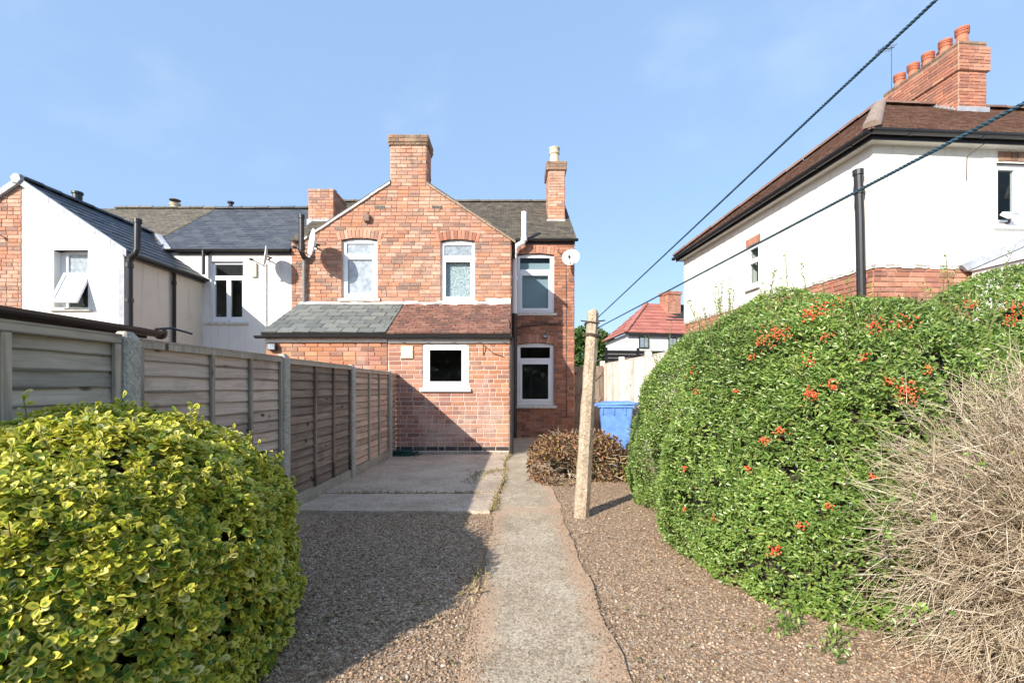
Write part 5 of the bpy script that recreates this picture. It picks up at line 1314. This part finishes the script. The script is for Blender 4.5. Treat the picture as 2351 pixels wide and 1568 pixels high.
s1 = on_post(1.985) + V((.05, 0, 0)); e1 = at(2150, 0, 1.35); rope('higher blue twisted line climbing steeply from the post across the sky', s1, s1 + (e1 - s1) * 1.28, .0050, .0, 120)
s2 = on_post(1.88) + V((.05, 0, 0)); e2 = at(2351, 238, 1.15); rope('lower blue twisted line passing in front of the right hand house', s2, s2 + (e2 - s2) * 1.3, .0052, .0, 120)

# ================================================================== GOLDEN SHRUB
gb = thing('golden_shrub', 'large rounded shrub of yellow edged leaves in the left foreground', 'shrub', (-1.85, 2.2, 0))
GE = [(-1.86, 2.2, .34, .76, .98, .82), (-2.1, 2.5, .36, .75, 1.0, .76)]
tips, nn = surf(GE, 9500, .02, .12, 7, 11, -.3)
r = np.random.default_rng(4)
ax = unit(nn * .8 + np.array([0, 0, .55]) + r.normal(size=tips.shape) * .32)
PP, AA, NL, LL = [], [], [], []
for layer, (cnt, lo, hi, sp, back) in enumerate(((4, 35, 62, .9, 0.), (4, 62, 95, 1.15, .018))):
    for k in range(cnt):
        ph = 2 * np.pi * (k / cnt + r.random(len(tips)) * .12) + layer * .7
        a1 = unit(np.cross(ax, np.array([.3, .2, .93]))); a2 = np.cross(ax, a1)
        rad = a1 * np.cos(ph)[:, None] + a2 * np.sin(ph)[:, None]
        th = np.radians(r.uniform(lo, hi, len(tips)))[:, None]
        A = ax * np.cos(th) + rad * np.sin(th)
        PP.append(tips - ax * (back + .01 * r.random((len(tips), 1)))); AA.append(A); NL.append(ax * np.sin(th) - rad * np.cos(th) + r.normal(size=A.shape) * .15); LL.append(.041 * sp * r.uniform(.55, 1.3, len(tips)))
# stray shoots standing proud of the clipped outline
st_, sn_ = surf(GE, 900, .45, .1, 7, 14, -.1); st_ = st_[:150]; sn_ = sn_[:150]; stems_ = []
SP, SA, SN, SL = [], [], [], []
for p_, n_ in zip(st_, sn_):
    d_ = unit((n_ * .7 + np.array([0, 0, .8]) + r.normal(size=3) * .35)[None])[0]; h_ = r.uniform(.04, .12); stems_.append([p_ - d_ * .06, p_ + d_ * h_ * .5, p_ + d_ * h_])
    for k in range(9):
        SP.append(p_ + d_ * h_ * (k / 8)); a_ = unit((d_ * .7 + r.normal(size=3) * .7)[None])[0]; SA.append(a_); SN.append(d_ + r.normal(size=3) * .4); SL.append(r.uniform(.022, .042))
vs, fs = tubes_np(np.array(stems_), np.tile(np.array([.003, .0024, .0014]), (len(stems_), 1)), 4); np_obj('stray_stems', vs, fs, K['greenstem'], gb, kind='stuff')
SP, SA, SN, SL = map(np.array, (SP, SA, SN, SL)); vs, fs, uv = leaf_arrays(SP, SA, SN, SL, SL * .6, [0, .3, .62, .88, 1.0], [.05, .30, .5, .34, .03], .22, .18)
np_obj('stray_leaves', vs, fs, K['gold'], gb, uv, smooth=True, kind='stuff')
# inner and older leaves
p2, n2 = surf(GE, 18000, .01, .12, 7, 12, -.3, inner=.24)
PP.append(p2); AA.append(unit(n2 * .6 + r.normal(size=p2.shape) * .8)); NL.append(unit(n2 + np.array([0, 0, .5]) + r.normal(size=p2.shape) * .5)); LL.append(.046 * r.uniform(.7, 1.2, len(p2)))
PP, AA, NL, LL = map(np.concatenate, (PP, AA, NL, LL))
keep = PP[:, 0] > np.array([-2.31]) + .0 * PP[:, 0]
PP, AA, NL, LL = PP[keep], AA[keep], NL[keep], LL[keep]
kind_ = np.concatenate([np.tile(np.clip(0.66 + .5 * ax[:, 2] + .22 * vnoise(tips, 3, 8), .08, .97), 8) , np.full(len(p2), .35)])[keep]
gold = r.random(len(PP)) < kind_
rows, wid = [0, .3, .62, .88, 1.0], [.05, .30, .5, .34, .03]
dcam = np.linalg.norm(PP - np.array([0, 0, CH]), axis=1); pxs = CX + PP[:, 0] * F / PP[:, 1]; pys = HZ - (PP[:, 2] - CH) * F / PP[:, 1]
facing = (unit(NL) * unit(np.array([0, 0, CH]) - PP)).sum(1)
score = LL / dcam * np.clip(facing, .1, 1) * ((pxs > 0) & (pys < H) & (PP[:, 1] > .4)); score[len(tips) * 8:] *= .3
order = np.argsort(-score); big = order[:290]; rest = order[290:]
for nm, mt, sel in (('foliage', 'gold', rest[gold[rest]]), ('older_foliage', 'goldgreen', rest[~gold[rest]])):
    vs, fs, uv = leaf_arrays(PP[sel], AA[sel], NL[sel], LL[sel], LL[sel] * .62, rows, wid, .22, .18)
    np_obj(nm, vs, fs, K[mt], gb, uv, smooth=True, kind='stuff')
v1, f1, u1 = leaf_arrays(np.zeros((1, 3)), np.array([[0, 1., 0]]), np.array([[0, 0, 1.]]), np.array([1.]), np.array([.62]), rows, wid, .22, .18)
lme = bpy.data.meshes.new('leaf'); lme.from_pydata(v1.tolist(), [], f1.tolist()); l_ = lme.uv_layers.new(name='UVMap'); l_.data.foreach_set('uv', u1[f1.ravel()].astype(np.float32).ravel()); lme.materials.append(K['gold'])
lme.polygons.foreach_set('use_smooth', [True] * len(lme.polygons))
lme2 = lme.copy(); lme2.materials[0] = K['goldgreen']
Au = unit(AA[big]); Su = unit(np.cross(Au, NL[big])); Nu = np.cross(Su, Au)
for i in range(len(big)):
    o = bpy.data.objects.new('leaf', lme if gold[big[i]] else lme2); C.objects.link(o); o.parent = gb
    s, a, n, p, L = Su[i], Au[i], Nu[i], PP[big[i]], float(LL[big[i]])
    o.matrix_local = Matrix.Translation(-ORI[gb.name]) @ Matrix(((s[0] * L, a[0] * L, n[0] * L, p[0]), (s[1] * L, a[1] * L, n[1] * L, p[1]), (s[2] * L, a[2] * L, n[2] * L, p[2]), (0, 0, 0, 1)))
blob(GE, .66, 'branches_or_core', K['inner'], gb)  # added core, keeps light from showing through the leaves

# ================================================================== PYRACANTHA HEDGE
hd = thing('berry_hedge', 'big dark green firethorn hedge dotted with orange berries on the right', 'hedge', (2.6, 4, 0))
HE = [(2.42, 3.75, .45, 1.20, 1.25, 1.61), (2.95, 5.5, .45, 1.58, 1.6, 1.70), (4.36, 3.85, .5, 1.6, 1.2, 1.80), (2.2, 3.2, .25, .85, .75, .95)]
tips, nn = surf(HE, 60000, .03, .13, 5, 21, -.25)
r = np.random.default_rng(9)
ax = unit(nn * .75 + np.array([-.05, -.05, .35]) + r.normal(size=tips.shape) * .5)
PP, AA, NL, LL = [], [], [], []
for k in range(6):
    f = k / 5; ph = 2.4 * k + r.uniform(0, 6.28, len(tips)) * .15
    a1 = unit(np.cross(ax, np.array([.3, .2, .93]))); a2 = np.cross(ax, a1); rad = a1 * np.cos(ph)[:, None] + a2 * np.sin(ph)[:, None]
    th = np.radians(r.uniform(30, 75, len(tips)))[:, None]; A = ax * np.cos(th) + rad * np.sin(th)
    PP.append(tips - ax * (.055 * (1 - f))); AA.append(A); NL.append(ax * np.sin(th) - rad * np.cos(th) + r.normal(size=A.shape) * .3); LL.append(r.uniform(.020, .036, len(tips)))
p2, n2 = surf(HE, 125000, .01, .13, 5, 22, -.25, inner=.17)
PP.append(p2); AA.append(unit(n2 * .5 + r.normal(size=p2.shape))); NL.append(unit(n2 + r.normal(size=p2.shape) * .6)); LL.append(r.uniform(.022, .042, len(p2)))
# long shoots standing out of the top
def hedge_hit(px, py):
    o = np.array([0, 0, CH]); d = np.array([(px - CX) / F, 1, -(py - HZ) / F]); best = None
    for e in HE:
        rad = np.array(e[3:6]); oc = (o - np.array(e[:3])) / rad; dd = d / rad
        a, b, c = dd @ dd, 2 * oc @ dd, oc @ oc - 1; q = b * b - 4 * a * c
        if q > 0:
            t = (-b - math.sqrt(q)) / (2 * a)
            if t > 0 and (best is None or t < best): best = t
    return None if best is None else o + d * best
shoots = []
tp, tn = surf(HE, 6000, .25, .12, 5, 23, -1); sel = r.permutation(len(tp))[:620]
for i in sel:
    hi_ = tp[i][2] > 1.5 or (tp[i][2] > 1.1 and r.random() < .3); h_ = .06 + (.42 * r.random() ** 2.2 if hi_ else .07 * r.random()); d = unit((np.array([[0, 0, 1.1 if hi_ else .5]]) + tn[i] * (.35 if hi_ else .9) + r.normal(size=(1, 3)) * .28))[0]
    c = [tp[i] - d * .1, tp[i] + d * h_ * .5, tp[i] + d * h_ + r.normal(size=3) * .03]; shoots.append(c)
    for k in range(int(h_ / .016)):
        f = k / (h_ / .016); PP.append((tp[i] + d * h_ * f)[None]); AA.append(unit(d * .6 + r.normal(size=(1, 3)) * .7)); NL.append(r.normal(size=(1, 3))); LL.append(np.array([r.uniform(.016, .032)]))
# trailing runners on the gravel in front
for (sx_, sy_, ex_, ey_) in ((1.72, 2.55, 1.50, 2.20), (1.55, 2.62, 1.38, 2.48), (1.9, 2.5, 2.25, 2.38)):
    for k in range(90):
        f = r.random(); PP.append(np.array([[sx_ + (ex_ - sx_) * f + r.normal() * .035, sy_ + (ey_ - sy_) * f + r.normal() * .03, .03 + .05 * r.random()]])); AA.append(unit(r.normal(size=(1, 3)))); NL.append(unit(np.array([[0, 0, 1.]]) + r.normal(size=(1, 3)) * .4)); LL.append(np.array([r.uniform(.025, .042)]))
PP, AA, NL, LL = map(np.concatenate, (PP, AA, NL, LL))
vs, fs, uv = leaf_arrays(PP, AA, NL, LL, LL * .46, [0, .5, 1], [.08, .5, .1], .2, .15)
np_obj('foliage', vs, fs, K['pyr'], hd, uv, smooth=True, kind='stuff')
sp = np.array(shoots); vs, fs = tubes_np(sp, np.tile(np.array([.0032, .0026, .0012]), (len(sp), 1)), 4)
np_obj('shoots', vs, fs, K['greenstem'], hd, kind='stuff')
blob(HE, .80, 'branches_or_core', K['inner'], hd)  # dark filler added inside the hedge to close light gaps
ico = MB().lathe([(.001, -1), (.75, -.6), (1, 0), (.75, .6), (.001, 1)], (0, 0, 0), n=6)
clusters = [(1925, 690, 26, 16), (1875, 715, 30, 40), (1855, 722, 18, 26), (1780, 768, 30, 60), (1745, 785, 14, 16), (2010, 752, 22, 30), (2075, 742, 26, 34), (1895, 772, 14, 14), (1860, 828, 16, 16), (1862, 905, 18, 40), (1912, 885, 12, 16), (2045, 875, 14, 24), (2085, 900, 24, 90), (1755, 1010, 10, 22), (1790, 990, 12, 22), (1726, 820, 9, 10), (1588, 855, 8, 8), (2330, 705, 24, 30), (2320, 735, 18, 24), (1780, 1262, 16, 22), (1840, 1205, 14, 12), (1718, 1075, 8, 8), (2003, 1095, 8, 14), (1900, 1165, 9, 8), (1640, 1190, 8, 7), (1598, 900, 7, 6), (1570, 1075, 7, 7), (1690, 900, 8, 8), (1985, 822, 12, 10), (2130, 850, 10, 8), (1570, 1170, 6, 6), (2230, 700, 14, 16)]
for px, py_, rad, cnt in clusters:
    h_ = hedge_hit(px, py_)
    if h_ is None: continue
    d_ = h_[1]; mb = MB(); toc = V((0, 0, CH)) - V(h_.tolist()); toc.normalize()
    for k in range(int(cnt * 1.15) + 4):
        g_ = V(r.normal(size=3).tolist()) * (rad * .45 / F * d_); c = V(h_.tolist()) + toc * r.uniform(.05, .12) + g_; s = r.uniform(.0046, .0066)
        mb.add([V(p) * s + c for p in ico.v], ico.f)
    mb.build('berry_cluster', K['berry'], hd, smooth=True, kind='stuff')

# ================================================================== DRY SHRUB (right foreground)
dsb = thing('dry_shrub', 'bleached leafless shrub of tangled straw coloured twigs in the right foreground', 'shrub', (2.7, 2.2, 0))
r = np.random.default_rng(15)
def twigs(n, c0, rad, root, seed, zlo=.02):
    r = np.random.default_rng(seed); d = unit(r.normal(size=(n, 3)) + np.array([-.35, -.45, .12])); end = np.array(c0) + d * np.array(rad) * r.uniform(.72, 1.05, (n, 1))
    end[:, 2] = np.maximum(end[:, 2], zlo + .1 * r.random(n))
    st = np.array(root) + r.normal(size=(n, 3)) * np.array([.22, .2, .16]); st[:, 2] = np.abs(st[:, 2])
    st = st + (end - st) * r.uniform(.0, .45, (n, 1))
    mid = (st + end) / 2 + np.array([0, 0, 1]) * r.uniform(.02, .24, (n, 1)) + r.normal(size=(n, 3)) * .07
    t = np.linspace(0, 1, 8)[None, :, None]
    p = (1 - t) ** 2 * st[:, None] + 2 * t * (1 - t) * mid[:, None] + t ** 2 * end[:, None]
    p = p + np.cumsum(r.normal(size=p.shape) * .006, 1)
    p[:, :, 2] = np.maximum(p[:, :, 2], .012)
    rad_ = (r.uniform(.0016, .0042, (n, 1)) * (1 - .7 * np.linspace(0, 1, 8)[None]))
    return p, rad_
DC, DRd, DRoot = (2.86, 2.25, .52), (1.12, .72, 1.02), (2.92, 2.5, .2)
p, rd = twigs(5600, DC, DRd, DRoot, 16)
vs, fs = tubes_np(p, rd, 4); np_obj('twigs', vs, fs, K['twig'], dsb, kind='stuff')
# side twigs
n = len(p); m = 3; base = np.repeat(p, m, 0); k = r.integers(3, 8, len(base)); i = np.arange(len(base))
b0 = base[i, k]; dr_ = unit(base[i, k] - base[i, k - 1]); dd = unit(dr_ + r.normal(size=b0.shape) * .55); ln = r.uniform(.06, .22, (len(base), 1))
t = np.linspace(0, 1, 4)[None, :, None]; q = b0[:, None] + dd[:, None] * t * ln[:, None] + np.array([0, 0, -.05]) * t ** 2 * ln[:, None] + np.cumsum(r.normal(size=(len(base), 4, 3)) * .004, 1) * t
q[:, :, 2] = np.maximum(q[:, :, 2], .01)
vs, fs = tubes_np(q, np.tile(np.array([.0018, .0014, .001, .0005]), (len(q), 1)), 3); np_obj('side_twigs', vs, fs, K['twig'], dsb, kind='stuff')
pb_, rb2 = twigs(150, DC, DRd, DRoot, 18); vs, fs = tubes_np(pb_, rb2 * 2.4, 5); np_obj('branches_or_core', vs, fs, K['twig'], dsb, kind='stuff')
# ivy shoots growing through it
r = np.random.default_rng(31); PP = []
for (px, py_, ex_, ey_, d_) in ((2040, 1190, 2140, 1130, 2.0), (2020, 1220, 2060, 1230, 2.0), (2080, 1400, 2170, 1410, 2.0), (2000, 1390, 2090, 1410, 2.1), (2230, 1095, 2290, 1050, 1.9)):
    a, b = at(px, py_, d_), at(ex_, ey_, d_)
    for k in range(16): PP.append([a[j] + (b[j] - a[j]) * r.random() + r.normal() * .022 for j in range(3)])
PP = np.array(PP); L = r.uniform(.014, .032, len(PP))
vs, fs, uv = leaf_arrays(PP, unit(r.normal(size=PP.shape)), unit(r.normal(size=PP.shape) + np.array([-.3, -.8, .6])), L, L * .6, [0, .5, 1], [.1, .5, .1])
print('HEDGE', len(tips)); o = np_obj('creeper', vs, fs, K['pyr'], None, uv, smooth=True); tag(o, 'green leafy creeper shoots threading through the dry twigs', 'plant')

# ================================================================== WITHERED SHRUB BY THE PATH
ws = thing('withered_shrub', 'low brown withered shrub with curled leaves beside the path', 'shrub', (.85, 6.75, 0))
WE = [(.74, 6.75, .22, .52, .5, .40), (1.12, 6.9, .26, .48, .5, .40), (.62, 6.6, .12, .40, .36, .26), (1.4, 6.9, .15, .4, .4, .26)]
r = np.random.default_rng(41)
p2, n2 = surf(WE, 14000, .02, .14, 9, 42, -.6, inner=.30)
A = unit(n2 * .6 + r.normal(size=p2.shape) * .7 + np.array([0, 0, -.25])); L = r.uniform(.022, .06, len(p2))
vs, fs, uv = leaf_arrays(p2, A, unit(r.normal(size=p2.shape) + n2), L, L * .45, [0, .35, .7, 1], [.08, .5, .42, .05], .9, .5)
np_obj('foliage', vs, fs, K['dead'], ws, uv, kind='stuff')
n = 260; d = unit(r.normal(size=(n, 3)) + np.array([0, 0, .5])); c = np.array([[.95, 6.8, .05]]) + r.normal(size=(n, 3)) * np.array([.16, .1, .02])
e = np.array([[.98, 6.82, .28]]) + d * np.array([.72, .6, .46]) * r.uniform(.6, 1.12, (n, 1)); e[:, 2] = np.maximum(e[:, 2], .04)
t = np.linspace(0, 1, 6)[None, :, None]; md = (c + e) / 2 + np.array([0, 0, .14]); pp = (1 - t) ** 2 * c[:, None] + 2 * t * (1 - t) * md[:, None] + t * t * e[:, None]; pp[:, :, 2] = np.maximum(pp[:, :, 2], .01)
vs, fs = tubes_np(pp, np.tile(np.linspace(.006, .002, 6), (n, 1)), 4); np_obj('twigs', vs, fs, K['twig'], ws, kind='stuff')
blob(WE[:2], .36, 'branches_or_core', K['inner'], ws)  # small added core that darkens the middle of the shrub
p3, n3 = surf([(1.40, 6.85, .12, .42, .34, .22)], 420, .02, .05, 7, 45, -1); L = r.uniform(.05, .10, len(p3))
vs, fs, uv = leaf_arrays(p3, unit(n3 + r.normal(size=p3.shape) * .6 + np.array([0, 0, .4])), unit(n3 + np.array([0, 0, 1.])), L, L * .42, [0, .5, 1], [.1, .5, .05], .3, .3)
o = np_obj('low_plant', vs, fs, K['weed'], None, uv, kind=None); tag(o, 'yellowing leafy plant at the right foot of the withered shrub', 'plant')

# green netting by the lean-to wall
gn = MB(); rr = random.Random(5); ctr = V((X(925, 8.75), 8.80, .03))
for k in range(34):
    a = rr.uniform(0, 6.28); rx, ry = rr.uniform(.08, .30), rr.uniform(.05, .13); c = ctr + V((rr.uniform(-.04, .04), rr.uniform(-.03, .03), rr.uniform(.0, .09)))
    gn.tube([c + V((math.cos(a + q) * rx, math.sin(a + q) * ry, .015 * math.sin(3 * q + k))) for q in np.linspace(0, rr.uniform(2.5, 6), 14)], .007, 5)
o = gn.build('netting_heap', K['green_net']); tag(o, 'heap of dark green netting on the slab against the lean-to wall', 'netting')

# ================================================================== GRAVEL, WEEDS, FALLEN LEAVES
r = np.random.default_rng(51)
def pebbles(n, x0, x1, y0, y1, smin, smax, name):
    y = y0 + (y1 - y0) * r.random(n) ** 1.7; x = r.uniform(x0, x1, n); s = smin + (smax - smin) * r.random(n) ** 3.2
    octv = np.array([(1, 0, 0), (-1, 0, 0), (0, 1, 0), (0, -1, 0), (0, 0, 1), (0, 0, -1)], float)
    sc_ = r.uniform(.6, 1.15, (n, 6, 1)); ang = r.uniform(0, 6.28, n); ca, sa = np.cos(ang), np.sin(ang)
    v = octv[None] * sc_ * s[:, None, None]; v[:, :, 0] *= r.uniform(.8, 1.4, (n, 1)); v[:, :, 2] *= .55
    tilt = r.uniform(-.5, .5, n); v[:, :, 2] += v[:, :, 0] * tilt[:, None]
    v = np.stack([v[:, :, 0] * ca[:, None] - v[:, :, 1] * sa[:, None], v[:, :, 0] * sa[:, None] + v[:, :, 1] * ca[:, None], v[:, :, 2]], -1)
    gz = .000 + .005 * np.sin(x * 3.1 + y) + .004 * np.sin(y * 4.3 - x * 2)
    v += np.stack([x, y, gz + s * .25], -1)[:, None]
    f = np.array([(0, 2, 4), (2, 1, 4), (1, 3, 4), (3, 0, 4), (2, 0, 5), (1, 2, 5), (3, 1, 5), (0, 3, 5)])
    fs = (np.arange(n)[:, None, None] * 6 + f[None]).reshape(-1, 3)
    return v.reshape(-1, 3), fs
parts = [pebbles(36000, -1.9, -.205, 1.7, 4.92, .0038, .0135, ''), pebbles(46000, .50, 2.3, 1.7, 7.4, .0038, .0135, '')]
vs = np.concatenate([parts[0][0], parts[1][0]]); fs = np.concatenate([parts[0][1], parts[1][1] + len(parts[0][0])])
np_obj('pebbles', vs, fs, K['pebble'], None, kind='stuff')
# loose grit spilled on the path
gp, gf = pebbles(9000, 0, 1, 1.8, 5.1, .002, .0075, '')
q_ = gp.reshape(-1, 6, 3); m_ = len(q_); cx_ = q_[:, :, 0].mean(1); sd_ = r.random(m_)
nx_ = np.where(sd_ < .38, -.225 + np.abs(r.normal(size=m_)) * .06, np.where(sd_ < .86, .525 - np.abs(r.normal(size=m_)) * .075, r.uniform(-.2, .5, m_)))
q_[:, :, 0] += (nx_ - cx_)[:, None]; q_[:, :, 2] += (.0115 - q_[:, :, 2].min(1))[:, None]; gp = q_.reshape(-1, 3)
np_obj('loose_grit', gp, gf, K['pebble'], None, kind='stuff')
# dry weeds in the joints and along the wall foot
PP = []
def weeds_line(pts, n, spread):
    for _ in range(n):
        k = r.integers(0, len(pts) - 1); f = r.random(); a, b = pts[k], pts[k + 1]
        PP.append((a[0] + (b[0] - a[0]) * f + r.normal() * spread, a[1] + (b[1] - a[1]) * f + r.normal() * spread, .03))
weeds_line([(-2.1, 5.71), (-.16, 5.71)], 260, .012); weeds_line([(-.16, 5.71), (-.10, 6.5), (-.12, 8.2), (-.03, 8.95)], 420, .02)
weeds_line([(-.55, 6.3), (-.45, 7.0), (-.12, 7.3)], 520, .07); weeds_line([(-.2, 4.9), (-.17, 5.6)], 200, .02)
weeds_line([(1.3, 7.0), (2.0, 8.2), (2.3, 9.2)], 900, .16); weeds_line([(-2.2, 8.93), (-.1, 8.96)], 220, .02); weeds_line([(-.2, 3.4), (-.28, 2.9)], 60, .04)
PP = np.array(PP); L = r.uniform(.012, .05, len(PP))
vs, fs, uv = leaf_arrays(PP, unit(r.normal(size=PP.shape) * .8 + np.array([0, 0, .7])), unit(r.normal(size=PP.shape)), L, L * .28, [0, .5, 1], [.2, .5, .05])
np_obj('weeds', vs, fs, K['weed'], None, uv, kind='stuff')
n = 190; PP = np.stack([np.where(r.random(n) < .65, r.uniform(-1.3, -.2, n), r.uniform(.55, 1.6, n)), 2.0 + 3.0 * r.random(n) ** 1.4, np.full(n, .016)], 1); L = r.uniform(.016, .042, n)
vs, fs, uv = leaf_arrays(PP, unit(np.stack([r.normal(size=n), r.normal(size=n), np.full(n, .08)], 1)), np.tile([[0, 0, 1.]], (n, 1)), L, L * .6, [0, .5, 1], [.1, .5, .1], .3, .1)
np_obj('fallen_leaves', vs, fs, K['weed'], None, uv, kind='stuff')
